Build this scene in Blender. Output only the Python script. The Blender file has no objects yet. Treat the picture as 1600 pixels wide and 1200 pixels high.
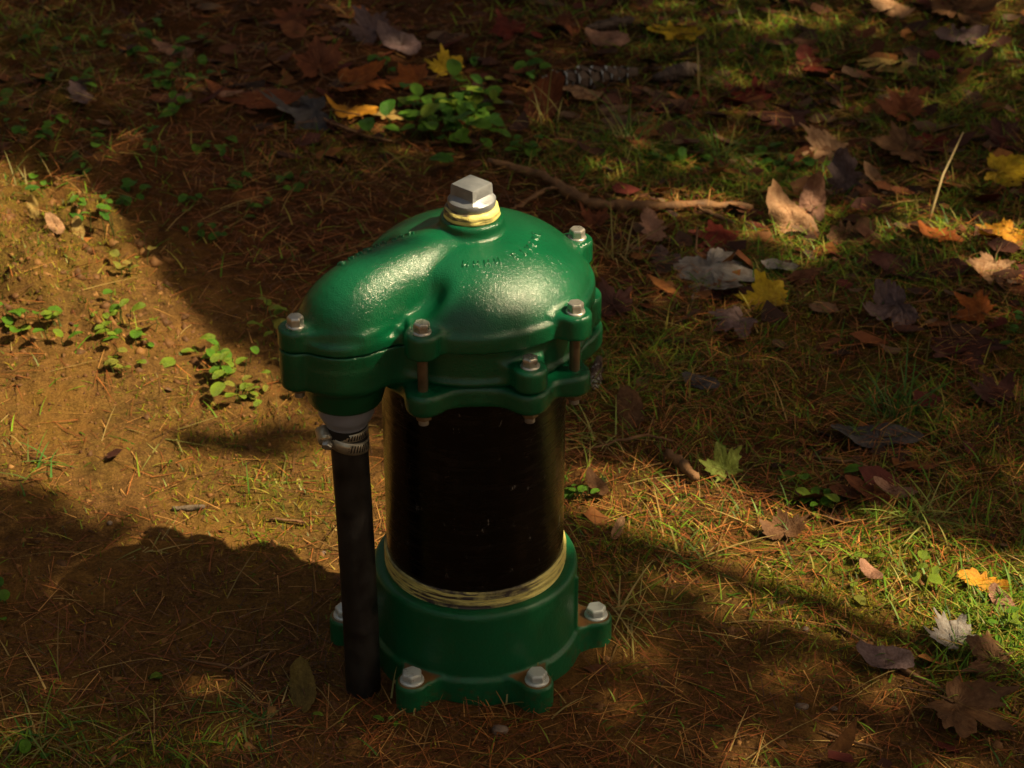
import bpy, bmesh, math, random
import numpy as np
from mathutils import Vector, Matrix

R = math.radians
S = bpy.context.scene
COL = S.collection
rng = np.random.default_rng(7)
random.seed(7)

# ------------------------------------------------------------------ camera
PITCH = R(31.0)
CAM = np.array([0.035, -1.749, 1.345])
FPX = 3500.0                       # focal length in pixels of a 1600 px wide frame
cam_d = bpy.data.cameras.new('camera')
cam = bpy.data.objects.new('camera', cam_d); COL.objects.link(cam)
cam.location = CAM; cam.rotation_euler = (R(90) - PITCH, 0, 0)
cam_d.sensor_width = 36.0; cam_d.lens = 36.0 * FPX / 1600.0
cam_d.clip_start = 0.05; cam_d.clip_end = 300
cam_d.dof.use_dof = True; cam_d.dof.focus_distance = 2.05; cam_d.dof.aperture_fstop = 13.0
S.camera = cam

# ------------------------------------------------------------------ sun and sky
SUN = Vector((0.794, -0.154, 1.0)).normalized()       # direction towards the sun
w = bpy.data.worlds.new('World'); S.world = w; w.use_nodes = True
nt = w.node_tree; bg = nt.nodes['Background']
sky = nt.nodes.new('ShaderNodeTexSky'); sky.sky_type = 'NISHITA'; sky.sun_disc = False
sky.sun_elevation = math.asin(SUN.z); sky.sun_rotation = math.atan2(SUN.x, SUN.y)
sky.dust_density = 4.0; sky.ozone_density = 0.4
wb = nt.nodes.new('ShaderNodeMix'); wb.data_type = 'RGBA'; wb.blend_type = 'MULTIPLY'; wb.inputs[0].default_value = 1.0
wb.inputs[7].default_value = (1.0, 0.84, 0.56, 1)      # warm daylight white balance over the whole sky
nt.links.new(sky.outputs[0], wb.inputs[6]); nt.links.new(wb.outputs[2], bg.inputs[0]); bg.inputs[1].default_value = 0.085
sl = bpy.data.lights.new('sun', 'SUN'); sl.energy = 5.0; sl.angle = R(0.55); sl.color = (1.0, 0.81, 0.48)
so = bpy.data.objects.new('sun', sl); COL.objects.link(so)
so.rotation_euler = SUN.to_track_quat('Z', 'Y').to_euler(); so.location = (3, -2, 6)
S.view_settings.view_transform = 'Standard'; S.view_settings.look = 'None'
S.view_settings.gamma = 1.0; S.view_settings.use_curve_mapping = False
S.view_settings.exposure = 0.92
S.cycles.use_denoising = True
S.cycles.max_bounces = 6; S.cycles.transparent_max_bounces = 4
S.cycles.sample_clamp_indirect = 4.0

# ------------------------------------------------------------------ helpers
FW = np.array([0, math.cos(PITCH), -math.sin(PITCH)]); UP = np.array([0, math.sin(PITCH), math.cos(PITCH)])

def smooth(a, b, x):
    t = np.clip((x - a) / (b - a), 0, 1); return t * t * (3 - 2 * t)

_ph = np.random.default_rng(3).uniform(0, 6.28, (6, 8, 3))
def vnoise(x, y, f, k=0):
    """cheap smooth noise: a sum of rotated sines"""
    x = np.asarray(x, float); y = np.asarray(y, float); s = 0
    for j in range(8):
        a = _ph[k % 6, j, 0]; q = f * (0.6 + 0.12 * j)
        s = s + np.sin(q * (x * math.cos(a) + y * math.sin(a)) + _ph[k % 6, j, 1] +
                       1.3 * np.sin(q * 0.7 * (x * math.sin(a * 1.7) - y * math.cos(a * 1.3)) + _ph[k % 6, j, 2]))
    return s / 4.0

def height(x, y):
    x = np.asarray(x, float); y = np.asarray(y, float)
    r = np.hypot(x, y)
    h = 0.012 * vnoise(x, y, 6, 0) + 0.004 * vnoise(x, y, 25, 1) + 0.0030 * vnoise(x, y, 70, 2) + 0.0018 * vnoise(x, y, 170, 3) + 0.0010 * vnoise(x, y, 420, 4)
    # low bank of loose soil on the left
    bank = smooth(-0.30, -0.55, x) * smooth(0.35, 0.75, y)
    h = h + 0.055 * bank * smooth(1.7, 1.1, y) + 0.017 * bank * vnoise(x, y, 50, 5) + 0.008 * bank * vnoise(x, y, 120, 1)
    flat = smooth(0.14, 0.42, r)
    return h * (0.12 + 0.88 * flat) + 0.007 * np.exp(-((r - 0.118) / 0.028) ** 2) * (0.55 + 0.45 * np.sin(6 * np.arctan2(y, x) + 0.6)) 

def ground_at(px, py, dz=0.0):
    r = FW + np.array([1, 0, 0]) * (px - 800) / FPX + UP * (600 - py) / FPX
    z = 0.0
    for _ in range(6):
        t = (z - CAM[2]) / r[2]; p = CAM + r * t
        z = float(height(p[0], p[1])) + dz
    return p, t          # t is the depth along the view axis

def to_px(x, y):
    dx = x - CAM[0]; dy = y - CAM[1]; dz = -CAM[2]
    D = dy * FW[1] + dz * FW[2]
    return 800 + FPX * dx / D, 600 - FPX * (dy * UP[1] + dz * UP[2]) / D

def link(o, parent=None):
    COL.objects.link(o)
    if parent is not None: o.parent = parent
    return o

def tag(o, label=None, cat=None, group=None, kind=None):
    if label: o['label'] = label
    if cat: o['category'] = cat
    if group: o['group'] = group
    if kind: o['kind'] = kind
    return o

def empty(name, loc=(0, 0, 0), rz=0.0):
    o = bpy.data.objects.new(name, None); o.location = loc; o.rotation_euler = (0, 0, rz)
    o.empty_display_size = 0.05
    return link(o)

def mesh_from(name, V, F, m=None, parent=None, shade=True, col=None):
    me = bpy.data.meshes.new(name)
    V = np.asarray(V, np.float32)
    if isinstance(F, np.ndarray):
        n = F.shape[1]
        me.vertices.add(len(V)); me.vertices.foreach_set('co', V.ravel())
        me.loops.add(F.size); me.loops.foreach_set('vertex_index', F.astype(np.int32).ravel())
        me.polygons.add(len(F)); me.polygons.foreach_set('loop_start', np.arange(0, F.size, n, dtype=np.int32))
        me.update(calc_edges=True)
    else:
        me.from_pydata([tuple(map(float, v)) for v in V], [], F); me.update()
    if shade: me.polygons.foreach_set('use_smooth', np.ones(len(me.polygons), bool))
    if col is not None:
        a = me.color_attributes.new('tint', 'FLOAT_COLOR', 'POINT')
        c = np.ones((len(V), 4), np.float32); c[:, :3] = col; a.data.foreach_set('color', c.ravel())
    if m: me.materials.append(m)
    o = bpy.data.objects.new(name, me)
    return link(o, parent)

def bm_obj(name, bm, m, parent=None, shade=True):
    me = bpy.data.meshes.new(name); bm.normal_update(); bm.to_mesh(me); bm.free()
    if shade: me.polygons.foreach_set('use_smooth', np.ones(len(me.polygons), bool))
    me.materials.append(m)
    return link(bpy.data.objects.new(name, me), parent)

def lathe(name, prof, m, parent=None, seg=72, loc=(0, 0, 0), rfun=None):
    V = []; n = len(prof)
    for i in range(seg):
        a = 2 * math.pi * i / seg; c, s = math.cos(a), math.sin(a)
        for j, (r, z) in enumerate(prof):
            k = rfun(a, z) if rfun else 0
            V.append((loc[0] + (r + k) * c, loc[1] + (r + k) * s, loc[2] + z))
    F = np.array([[i * n + j, ((i + 1) % seg) * n + j, ((i + 1) % seg) * n + j + 1, i * n + j + 1]
                  for i in range(seg) for j in range(n - 1)])
    return mesh_from(name, V, F, m, parent)

def tube(name, pts, rads, m, parent=None, seg=12, col=None, bump=None):
    pts = [Vector(p) for p in pts]; V = []; n = len(pts); N = None
    for i, p in enumerate(pts):
        t = (pts[min(i + 1, n - 1)] - pts[max(i - 1, 0)]).normalized()
        if N is None: N = t.orthogonal().normalized()
        N = (N - t * N.dot(t)).normalized(); B = t.cross(N)
        r = rads[i] if hasattr(rads, '__len__') else rads
        for k in range(seg):
            a = 2 * math.pi * k / seg
            q = r * (1 + (bump(i, k) if bump else 0))
            V.append(p + (N * math.cos(a) + B * math.sin(a)) * q)
    F = [(i * seg + k, i * seg + (k + 1) % seg, (i + 1) * seg + (k + 1) % seg, (i + 1) * seg + k) for i in range(n - 1) for k in range(seg)]
    F.append(tuple(range(seg))[::-1]); F.append(tuple((n - 1) * seg + k for k in range(seg)))
    return mesh_from(name, V, F, m, parent, col=col)

# ------------------------------------------------------------------ materials
class N:
    def __init__(s, name):
        s.m = bpy.data.materials.new(name); s.m.use_nodes = True; s.t = s.m.node_tree
        s.b = s.t.nodes['Principled BSDF']
    def n(s, typ, **k):
        x = s.t.nodes.new(typ)
        for a, v in k.items():
            if a.startswith('i_'):
                key = a[2:].replace('_', ' '); x.inputs[key].default_value = v
            else: setattr(x, a, v)
        return x
    def l(s, a, b): s.t.links.new(a, b)
    def set(s, **k):
        for a, v in k.items(): s.b.inputs[a.replace('_', ' ')].default_value = v
        return s
    def coord(s): return s.n('ShaderNodeTexCoord').outputs['Object']
    def noise(s, scale, detail=4, rough=0.55, vec=None):
        x = s.n('ShaderNodeTexNoise', i_Scale=scale, i_Detail=detail, i_Roughness=rough)
        s.l(vec if vec is not None else s.coord(), x.inputs['Vector']); return x.outputs['Fac']
    def ramp(s, fac, stops):
        r = s.n('ShaderNodeValToRGB'); e = r.color_ramp.elements
        while len(e) < len(stops): e.new(0.5)
        for q, (p, c) in zip(e, stops):
            q.position = p; q.color = (*c, 1) if hasattr(c, '__len__') else (c, c, c, 1)
        s.l(fac, r.inputs[0]); return r.outputs[0]
    def mix(s, fac, a, b, blend='MIX'):
        x = s.n('ShaderNodeMix', data_type='RGBA', blend_type=blend)
        for i, v in ((0, fac), (6, a), (7, b)):
            if hasattr(v, 'is_linked') or hasattr(v, 'links'): s.l(v, x.inputs[i])
            elif hasattr(v, '__len__'): x.inputs[i].default_value = (*v, 1)
            else: x.inputs[i].default_value = v if i == 0 else (v, v, v, 1)
        return x.outputs[2]
    def bump(s, fac, strength=0.3, dist=0.001, prev=None):
        b = s.n('ShaderNodeBump'); b.inputs['Strength'].default_value = strength; b.inputs['Distance'].default_value = dist
        s.l(fac, b.inputs['Height'])
        if prev is not None: s.l(prev, b.inputs['Normal'])
        return b.outputs[0]

def green_paint():
    g = N('green_enamel'); g.set(Roughness=0.18, Specular_IOR_Level=0.55)
    g.l(g.mix(g.ramp(g.noise(14, 5), [(0.35, 0.0), (0.7, 1.0)]), (0.0016, 0.064, 0.024), (0.003, 0.090, 0.035)), g.b.inputs['Base Color'])
    dirt = g.ramp(g.noise(55, 6, 0.7), [(0.62, 0.0), (0.78, 1.0)])
    g.l(g.mix(dirt, 0.17, 0.36), g.b.inputs['Roughness'])
    fine = g.bump(g.noise(1000, 2), 0.9, 0.0005)
    g.l(g.bump(g.noise(230, 3), 0.4, 0.0009, fine), g.b.inputs['Normal'])
    return g.m

def base_paint():
    g = N('dusty_green_enamel'); g.set(Specular_IOR_Level=0.45)
    c = g.mix(g.noise(12, 4), (0.002, 0.078, 0.027), (0.005, 0.110, 0.040))
    geo = g.n('ShaderNodeNewGeometry'); sx = g.n('ShaderNodeSeparateXYZ'); g.l(geo.outputs['Normal'], sx.inputs[0])
    tc = g.n('ShaderNodeTexCoord'); sp = g.n('ShaderNodeSeparateXYZ'); g.l(tc.outputs['Object'], sp.inputs[0])
    upf = g.ramp(sx.outputs[2], [(0.80, 0.0), (0.98, 1.0)])
    low = g.ramp(sp.outputs[2], [(0.033, 1.0), (0.05, 0.0)])
    m1 = g.n('ShaderNodeMath', operation='MULTIPLY'); g.l(upf, m1.inputs[0]); g.l(low, m1.inputs[1])
    nz = g.ramp(g.noise(60, 5), [(0.2, 0.5), (0.5, 1.0)])
    m2 = g.n('ShaderNodeMath', operation='MULTIPLY'); g.l(m1.outputs[0], m2.inputs[0]); g.l(nz, m2.inputs[1])
    c = g.mix(m2.outputs[0], c, (0.17, 0.075, 0.022))
    spl = g.ramp(g.noise(110, 6, 0.75), [(0.52, 0.0), (0.66, 0.7)])
    lowb = g.ramp(sp.outputs[2], [(0.0, 1.0), (0.04, 0.16)])
    m3 = g.n('ShaderNodeMath', operation='MULTIPLY'); g.l(spl, m3.inputs[0]); g.l(lowb, m3.inputs[1])
    c = g.mix(m3.outputs[0], c, (0.09, 0.04, 0.014))
    g.l(c, g.b.inputs['Base Color'])
    g.l(g.ramp(g.noise(30, 4), [(0.3, 0.30), (0.7, 0.5)]), g.b.inputs['Roughness'])
    g.l(g.bump(g.noise(260, 4), 0.5, 0.0009), g.b.inputs['Normal'])
    return g.m

def simple(name, c1, c2, scale=40, rough=(0.4, 0.6), metal=0.0, bump=(300, 0.2, 0.0005), spec=0.5):
    g = N(name); g.set(Metallic=metal, Specular_IOR_Level=spec)
    f = g.noise(scale, 5)
    g.l(g.mix(g.ramp(f, [(0.3, 0.0), (0.7, 1.0)]), c1, c2), g.b.inputs['Base Color'])
    g.l(g.ramp(f, [(0.3, rough[0]), (0.7, rough[1])]), g.b.inputs['Roughness'])
    g.l(g.bump(g.noise(bump[0], 4), bump[1], bump[2]), g.b.inputs['Normal'])
    return g.m

def pipe_mat():
    g = N('black_pipe_coating'); g.set(Specular_IOR_Level=0.5)
    co = g.coord(); mp = g.n('ShaderNodeMapping'); g.l(co, mp.inputs[0]); mp.inputs['Scale'].default_value = (60, 60, 5)
    st = g.noise(1.0, 6, 0.7, mp.outputs[0])
    mp2 = g.n('ShaderNodeMapping'); g.l(co, mp2.inputs[0]); mp2.inputs['Scale'].default_value = (18, 18, 160)
    st2 = g.noise(1.0, 5, 0.7, mp2.outputs[0])
    m = g.n('ShaderNodeMath', operation='MULTIPLY'); g.l(g.ramp(st, [(0.5, 0.0), (0.72, 1.0)]), m.inputs[0]); g.l(g.ramp(st2, [(0.45, 0.0), (0.7, 1.0)]), m.inputs[1])
    c = g.mix(m.outputs[0], (0.0016, 0.0014, 0.0014), (0.030, 0.020, 0.016))
    mp3 = g.n('ShaderNodeMapping'); g.l(co, mp3.inputs[0]); mp3.inputs['Scale'].default_value = (90, 90, 40); mp3.inputs['Rotation'].default_value = (0.3, 0.5, 0)
    sc = g.ramp(g.noise(1.0, 6, 0.75, mp3.outputs[0]), [(0.635, 0.0), (0.67, 1.0)])
    g.l(g.mix(sc, c, (0.16, 0.14, 0.13)), g.b.inputs['Base Color'])
    g.l(g.ramp(st2, [(0.35, 0.16), (0.7, 0.36)]), g.b.inputs['Roughness'])
    g.l(g.bump(g.noise(120, 4), 0.15, 0.0006), g.b.inputs['Normal'])
    return g.m

def dope_mat():
    g = N('yellow_thread_sealant'); g.set(Roughness=0.42)
    co = g.coord(); mp = g.n('ShaderNodeMapping'); g.l(co, mp.inputs[0]); mp.inputs['Scale'].default_value = (16, 16, 260)
    st = g.noise(1.0, 4, 0.6, mp.outputs[0])
    big = g.noise(17, 3)
    mm = g.n('ShaderNodeMath', operation='MULTIPLY'); g.l(g.ramp(st, [(0.46, 0.0), (0.54, 1.0)]), mm.inputs[0]); g.l(g.ramp(big, [(0.40, 0.2), (0.54, 1.0)]), mm.inputs[1])
    c = g.mix(mm.outputs[0], (0.70, 0.61, 0.20), (0.06, 0.045, 0.042))
    c = g.mix(g.ramp(g.noise(90, 3), [(0.5, 0.0), (0.75, 0.6)]), c, (0.75, 0.66, 0.24))
    g.l(c, g.b.inputs['Base Color'])
    g.l(g.bump(g.noise(300, 4), 0.6, 0.001), g.b.inputs['Normal'])
    return g.m

def tinted(name, rough=0.6, trans=0.0, noise=None, spec=0.3, sub=None):
    """material whose colour is carried per piece in the 'tint' attribute"""
    g = N(name); g.set(Roughness=rough, Specular_IOR_Level=spec)
    a = g.n('ShaderNodeAttribute', attribute_name='tint'); c = a.outputs['Color']
    if noise:
        c = g.mix(g.ramp(g.noise(noise, 5, 0.65), [(0.35, 0.0), (0.7, 1.0)]), c, g.mix(1.0, c, (0.55, 0.45, 0.38), 'MULTIPLY'))
        g.l(g.bump(g.noise(noise * 2.5, 4), 0.6, 0.0020), g.b.inputs['Normal'])
    g.l(c, g.b.inputs['Base Color'])
    if trans > 0:
        t = g.n('ShaderNodeBsdfTranslucent'); g.l(c, t.inputs[0]); mx = g.n('ShaderNodeMixShader'); mx.inputs[0].default_value = trans
        g.l(g.b.outputs[0], mx.inputs[1]); g.l(t.outputs[0], mx.inputs[2])
        g.l(mx.outputs[0], g.t.nodes['Material Output'].inputs[0])
    return g.m

def ground_mat():
    g = N('forest_soil'); g.set(Roughness=0.9, Specular_IOR_Level=0.15)
    a = g.n('ShaderNodeAttribute', attribute_name='tint'); sp = g.n('ShaderNodeSeparateColor'); g.l(a.outputs['Color'], sp.inputs[0])
    n1 = g.noise(9, 8, 0.65); n2 = g.noise(60, 8, 0.7); n3 = g.noise(330, 5, 0.7); n4 = g.noise(28, 6, 0.7)
    soil = g.mix(g.ramp(n2, [(0.3, 0.0), (0.68, 1.0)]), (0.080, 0.036, 0.011), (0.265, 0.138, 0.040))
    soil = g.mix(g.ramp(n3, [(0.40, 0.6), (0.62, 0.0)]), soil, (0.05, 0.02, 0.007))
    soil = g.mix(g.ramp(n1, [(0.45, 0.0), (0.75, 0.5)]), soil, (0.34, 0.165, 0.030))
    litter = g.mix(g.ramp(n2, [(0.3, 0.0), (0.7, 1.0)]), (0.022, 0.009, 0.004), (0.105, 0.036, 0.010))
    litter = g.mix(g.ramp(n3, [(0.45, 0.0), (0.7, 0.7)]), litter, (0.14, 0.055, 0.014))
    moss = g.mix(g.ramp(n3, [(0.3, 0.0), (0.7, 1.0)]), (0.024, 0.034, 0.003), (0.20, 0.19, 0.014))
    c = g.mix(sp.outputs[0], litter, soil)
    mf = g.n('ShaderNodeMath', operation='MULTIPLY'); g.l(sp.outputs[1], mf.inputs[0]); g.l(g.ramp(n4, [(0.38, 0.0), (0.60, 1.0)]), mf.inputs[1])
    c = g.mix(mf.outputs[0], c, moss)
    g.l(c, g.b.inputs['Base Color'])
    b = g.bump(n3, 0.8, 0.004); b = g.bump(n2, 0.8, 0.012, b); b = g.bump(n4, 0.5, 0.02, b)
    g.l(b, g.b.inputs['Normal'])
    return g.m

M = dict(
    green=green_paint(), base=base_paint(), pipe=pipe_mat(), dope=dope_mat(),
    zinc=simple('dull_zinc_plug', (0.19, 0.20, 0.225), (0.29, 0.30, 0.33), 50, (0.38, 0.55), 0.55, (500, 0.35, 0.0006)),
    steel=simple('stainless_bolt', (0.40, 0.38, 0.35), (0.60, 0.57, 0.53), 90, (0.22, 0.4), 0.75, (600, 0.2, 0.0003)),
    shank=simple('tarnished_bolt_shank', (0.17, 0.12, 0.075), (0.27, 0.20, 0.13), 90, (0.35, 0.5), 0.7, (600, 0.3, 0.0003)),
    galv=simple('galvanised_bolt', (0.5, 0.53, 0.54), (0.66, 0.7, 0.7), 70, (0.25, 0.38), 0.35, (500, 0.25, 0.0004)),
    pvc=simple('grey_plastic', (0.20, 0.215, 0.27), (0.25, 0.26, 0.31), 30, (0.32, 0.42)),
    hose=simple('black_poly_hose', (0.005, 0.005, 0.005), (0.021, 0.017, 0.016), 45, (0.32, 0.62), 0.0, (160, 0.5, 0.001)),
    dark=simple('dark_gasket', (0.004, 0.004, 0.004), (0.01, 0.009, 0.008), 80, (0.6, 0.8)),
    band=simple('clamp_steel', (0.36, 0.32, 0.24), (0.56, 0.5, 0.4), 120, (0.25, 0.45), 0.6),
    rust=simple('rusty_soil_packing', (0.05, 0.018, 0.006), (0.13, 0.05, 0.016), 90, (0.85, 0.95), 0, (250, 0.8, 0.002)),
    soil=ground_mat(),
    needle=tinted('dry_pine_needle', 0.55),
    grass=tinted('grass_blade', 0.5, 0.3),
    litter=tinted('crumbled_leaf', 0.7, 0.0, 60),
    leaf=tinted('fallen_leaf', 0.65, 0.10, 7),
    plant=tinted('green_leaf', 0.42, 0.25, 40, 0.4),
    canopy=tinted('canopy_leaf', 0.6, 0.10),
    bark=simple('tree_bark', (0.05, 0.035, 0.024), (0.14, 0.10, 0.07), 25, (0.85, 0.95), 0, (60, 0.9, 0.01)),
    stick=simple('dead_branch_bark', (0.10, 0.045, 0.018), (0.26, 0.13, 0.055), 60, (0.7, 0.9), 0, (220, 0.9, 0.002)),
    cone=simple('pine_cone_scale', (0.035, 0.018, 0.012), (0.10, 0.06, 0.045), 120, (0.6, 0.8)),
    resin=simple('resin_tip', (0.6, 0.6, 0.62), (0.8, 0.8, 0.8), 200, (0.4, 0.6)),
    stone=simple('pebble', (0.09, 0.06, 0.045), (0.20, 0.14, 0.11), 120, (0.7, 0.9)),
)

# ------------------------------------------------------------------ the ground
def blob(px, py, cx, cy, sx, sy): return np.exp(-(((px - cx) / sx) ** 2 + ((py - cy) / sy) ** 2))

def soil_w(px, py):
    s = smooth(250, 420, py - 0.30 * px * (px < 600)) * smooth(760, 520, px)
    s = np.maximum(s, smooth(780, 930, py) * 0.8)
    s = np.maximum(s, 0.75 * blob(px, py, 1200, 930, 330, 110))
    s = np.maximum(s, 0.8 * blob(px, py, 950, 800, 120, 160) * 0.6)
    return np.clip(s, 0, 1)

def moss_w(px, py):
    g = 0.55 * smooth(900, 1200, px) * smooth(1000, 800, py)
    for b in ((1020, 240, 220, 60, 1), (1500, 130, 260, 140, .9), (1180, 60, 200, 80, .9), (1420, 340, 260, 60, .8), (1350, 880, 330, 120, .9),
              (980, 560, 120, 120, .7), (1000, 880, 110, 110, .7), (80, 430, 150, 110, .5), (230, 690, 320, 120, .22), (420, 780, 120, 80, .4),
              (60, 150, 160, 120, .5), (150, 1160, 250, 60, .35), (1450, 620, 150, 70, .8), (560, 230, 130, 50, .5), (1560, 960, 120, 120, .9)):
        g = np.maximum(g, b[4] * blob(px, py, *b[:4]))
    return np.clip(g, 0, 1)

def axis(lo, hi, flo, fhi, fine):
    a = list(np.arange(flo, fhi, fine)); s = fine; x = fhi
    while x < hi: a.append(x); s *= 1.35; x += s
    s = fine; x = flo - s
    while x > lo: a.insert(0, x); s *= 1.35; x -= s
    return np.array(a)

gx = axis(-60, 60, -1.1, 1.15, 0.004); gy = axis(-60, 60, -0.45, 2.1, 0.0045)
X, Y = np.meshgrid(gx, gy, indexing='ij')
far = smooth(3, 12, np.hypot(X, Y))
Z = height(X, Y) * (1 - 0.0 * far)
# a hole under the wellhead is not needed: casting stands in the soil
PX, PY = to_px(np.clip(X, -2, 2), np.clip(Y, -1, 3.0))
tint = np.stack([soil_w(PX, PY), moss_w(PX, PY), np.zeros_like(PX)], -1)
nx, ny = X.shape; idx = np.arange(nx * ny).reshape(nx, ny)
F = np.stack([idx[:-1, :-1], idx[1:, :-1], idx[1:, 1:], idx[:-1, 1:]], -1).reshape(-1, 4)
ground = mesh_from('ground', np.stack([X, Y, Z], -1).reshape(-1, 3), F, M['soil'], col=tint.reshape(-1, 3))
tag(ground, kind='structure')

# ------------------------------------------------------------------ signed distance modelling of the castings
def surface_nets(f, lo, step):
    nx, ny, nz = f.shape
    s = f < 0
    cnt = np.zeros((nx - 1, ny - 1, nz - 1), np.int8)
    for a in (0, 1):
        for b in (0, 1):
            for c in (0, 1): cnt += s[a:nx - 1 + a, b:ny - 1 + b, c:nz - 1 + c]
    act = (cnt > 0) & (cnt < 8)
    ci = np.argwhere(act); vid = -np.ones(act.shape, np.int64); vid[act] = np.arange(len(ci))
    P = np.zeros((len(ci), 3)); W = np.zeros(len(ci))
    corners = [(a, b, c) for a in (0, 1) for b in (0, 1) for c in (0, 1)]
    for u in range(8):
        for v in range(u + 1, 8):
            d = np.abs(np.subtract(corners[u], corners[v]))
            if d.sum() != 1: continue
            A = f[tuple((ci + corners[u]).T)]; B = f[tuple((ci + corners[v]).T)]
            m = (A < 0) != (B < 0)
            t = np.where(m, A / np.where(m, A - B, 1), 0)[:, None]
            p = np.array(corners[u]) * (1 - t) + np.array(corners[v]) * t
            P += p * m[:, None]; W += m
    P = P / W[:, None] + ci
    Q = []
    for ax in range(3):
        o = [1, 1, 1]; o[ax] = 0
        sl0 = tuple(slice(o[k], f.shape[k] - 1) for k in range(3))
        sh = [slice(o[k], f.shape[k] - 1) for k in range(3)]; sh[ax] = slice(1, f.shape[ax])
        A = s[sl0]; B = s[tuple(sh)]
        e = np.argwhere(A != B) + np.array(o)
        ins = s[tuple(e.T)]
        b, c = [(1, 2), (2, 0), (0, 1)][ax]
        ub = np.zeros(3, int); ub[b] = 1; uc = np.zeros(3, int); uc[c] = 1
        v0 = vid[tuple((e - ub - uc).T)]; v1 = vid[tuple((e - uc).T)]; v2 = vid[tuple(e.T)]; v3 = vid[tuple((e - ub).T)]
        q = np.stack([v0, v1, v2, v3], -1); q[~ins] = q[~ins][:, ::-1]
        Q.append(q)
    Q = np.concatenate(Q)
    return P * step + lo, Q

def smin(a, b, k):
    h = np.clip(0.5 + 0.5 * (b - a) / k, 0, 1); return b * (1 - h) + a * h - k * h * (1 - h)
def smax(a, b, k): return -smin(-a, -b, k)
def slab(f2, z, z0, z1, rr=0.0015):
    return smax(f2, np.maximum(z0 - z, z - z1), rr * 2)
def cyl(x, y, z, cx, cy, r, z0, z1, rr=0.002): return slab(np.hypot(x - cx, y - cy) - r, z, z0, z1, rr)
def seg2(x, y, a, b, r, r2=None):
    dx, dy = b[0] - a[0], b[1] - a[1]; t = np.clip(((x - a[0]) * dx + (y - a[1]) * dy) / (dx * dx + dy * dy), 0, 1)
    rr = r if r2 is None else r + (r2 - r) * t
    return np.hypot(x - a[0] - t * dx, y - a[1] - t * dy) - rr
def grid(lo, hi, st):
    ax = [np.arange(lo[k], hi[k] + st, st) for k in range(3)]
    return np.meshgrid(*ax, indexing='ij')

LONG = [R(a) for a in (-111, -39, 35, 98, 186)]
SHORT = [R(a) for a in (-64, 8, 58, 130)]
RB = 0.115
OUT = (-0.111, -0.070)          # centre of the side outlet
OD = (-0.848, -0.530)
END = (-0.149, -0.091)          # bolt at the end of the outlet
pol = lambda r, a: (r * math.cos(a), r * math.sin(a))

def cap_sdf():
    lo = np.array([-0.182, -0.146, 0.380]); st = 0.0014
    x, y, z = grid(lo, (0.138, 0.146, 0.480), st)
    r = np.hypot(x, y)
    zz = np.maximum(z - 0.392, 0) / 0.0645
    q = np.sqrt((r / 0.1068) ** 2.05 + zz ** 2) - 1
    dome = q * 0.055
    rim = slab(r - 0.1075, z, 0.380, 0.402, 0.0015)
    f = smin(dome, rim, 0.006)
    # elbow: a chain of round cones from the crown to the outlet
    pts = []; n = 21
    for i in range(n):
        t = i / (n - 1); a = t * math.pi / 2
        rad = 0.022 + 0.107 * math.sin(a) ** 0.90
        pts.append((OD[0] * rad, OD[1] * rad, 0.3715 + 0.0540 * max(math.cos(a), 0) ** 0.62, 0.0335 + 0.0098 * min(1, 1.25 * t) ** 1.5))
    el = None
    for p, p2 in zip(pts[:-1], pts[1:]):
        d = np.array(p2[:3]) - np.array(p[:3]); L = (d * d).sum()
        t = np.clip(((x - p[0]) * d[0] + (y - p[1]) * d[1] + (z - p[2]) * d[2]) / L, 0, 1)
        v = np.sqrt((x - p[0] - t * d[0]) ** 2 + (y - p[1] - t * d[1]) ** 2 + (z - p[2] - t * d[2]) ** 2) - (p[3] + (p2[3] - p[3]) * t)
        el = v if el is None else np.minimum(el, v)
    side = -OD[1] * x + OD[0] * y; along = OD[0] * x + OD[1] * y
    al = np.clip(along, pts[0][0] / OD[0], pts[-1][0] / OD[0])
    ks = [p[0] / OD[0] for p in pts]
    zc_ = np.interp(al, ks, [p[2] for p in pts]); rc_ = np.interp(al, ks, [p[3] for p in pts])
    el = np.minimum(el, np.sqrt(side ** 2 + (along - al) ** 2 + np.maximum(z - zc_, 0) ** 2) - rc_)
    # groove between elbow and crown
    for sgn in (1, -1):
        gro = np.sqrt(((side * sgn - 0.0475) / 1.0) ** 2 + ((along - 0.094) / 1.9) ** 2 + ((z - 0.436) / 1.5) ** 2) - 0.0185
        f = smax(f, -gro, 0.008)
    f = smin(f, el, 0.0045)
    ext = slab(seg2(x, y, (0, 0), OUT, 0.0425, 0.0437), z, 0.380, 0.396, 0.0015)
    f = smin(f, ext, 0.006)
    for a in LONG:
        c = pol(RB - 0.001, a); inn = pol(0.085, a)
        e = smin(cyl(x, y, z, c[0], c[1], 0.0145, 0.385, 0.4095, 0.0022),
                 slab(seg2(x, y, c, inn, 0.0135, 0.024), z, 0.387, 0.4075, 0.002), 0.005)
        f = smin(f, e, 0.006)
    e = smin(cyl(x, y, z, END[0], END[1], 0.0150, 0.387, 0.4065, 0.0022),
             slab(seg2(x, y, END, OUT, 0.015, 0.0435), z, 0.380, 0.4055, 0.002), 0.003)
    f = smin(f, e, 0.006)
    boss = cyl(x, y, z, 0, 0, 0.0285, 0.40, 0.4665, 0.0022)
    f = smin(f, boss, 0.005)
    f = np.maximum(f, 0.3855 - z)
    f = np.maximum(f, 0.3882 - z)
    f = smax(f, -cyl(x, y, z, 0, 0, 0.021, 0.455, 0.6, 0.0005), 0.001)
    return f, lo, st

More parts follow.
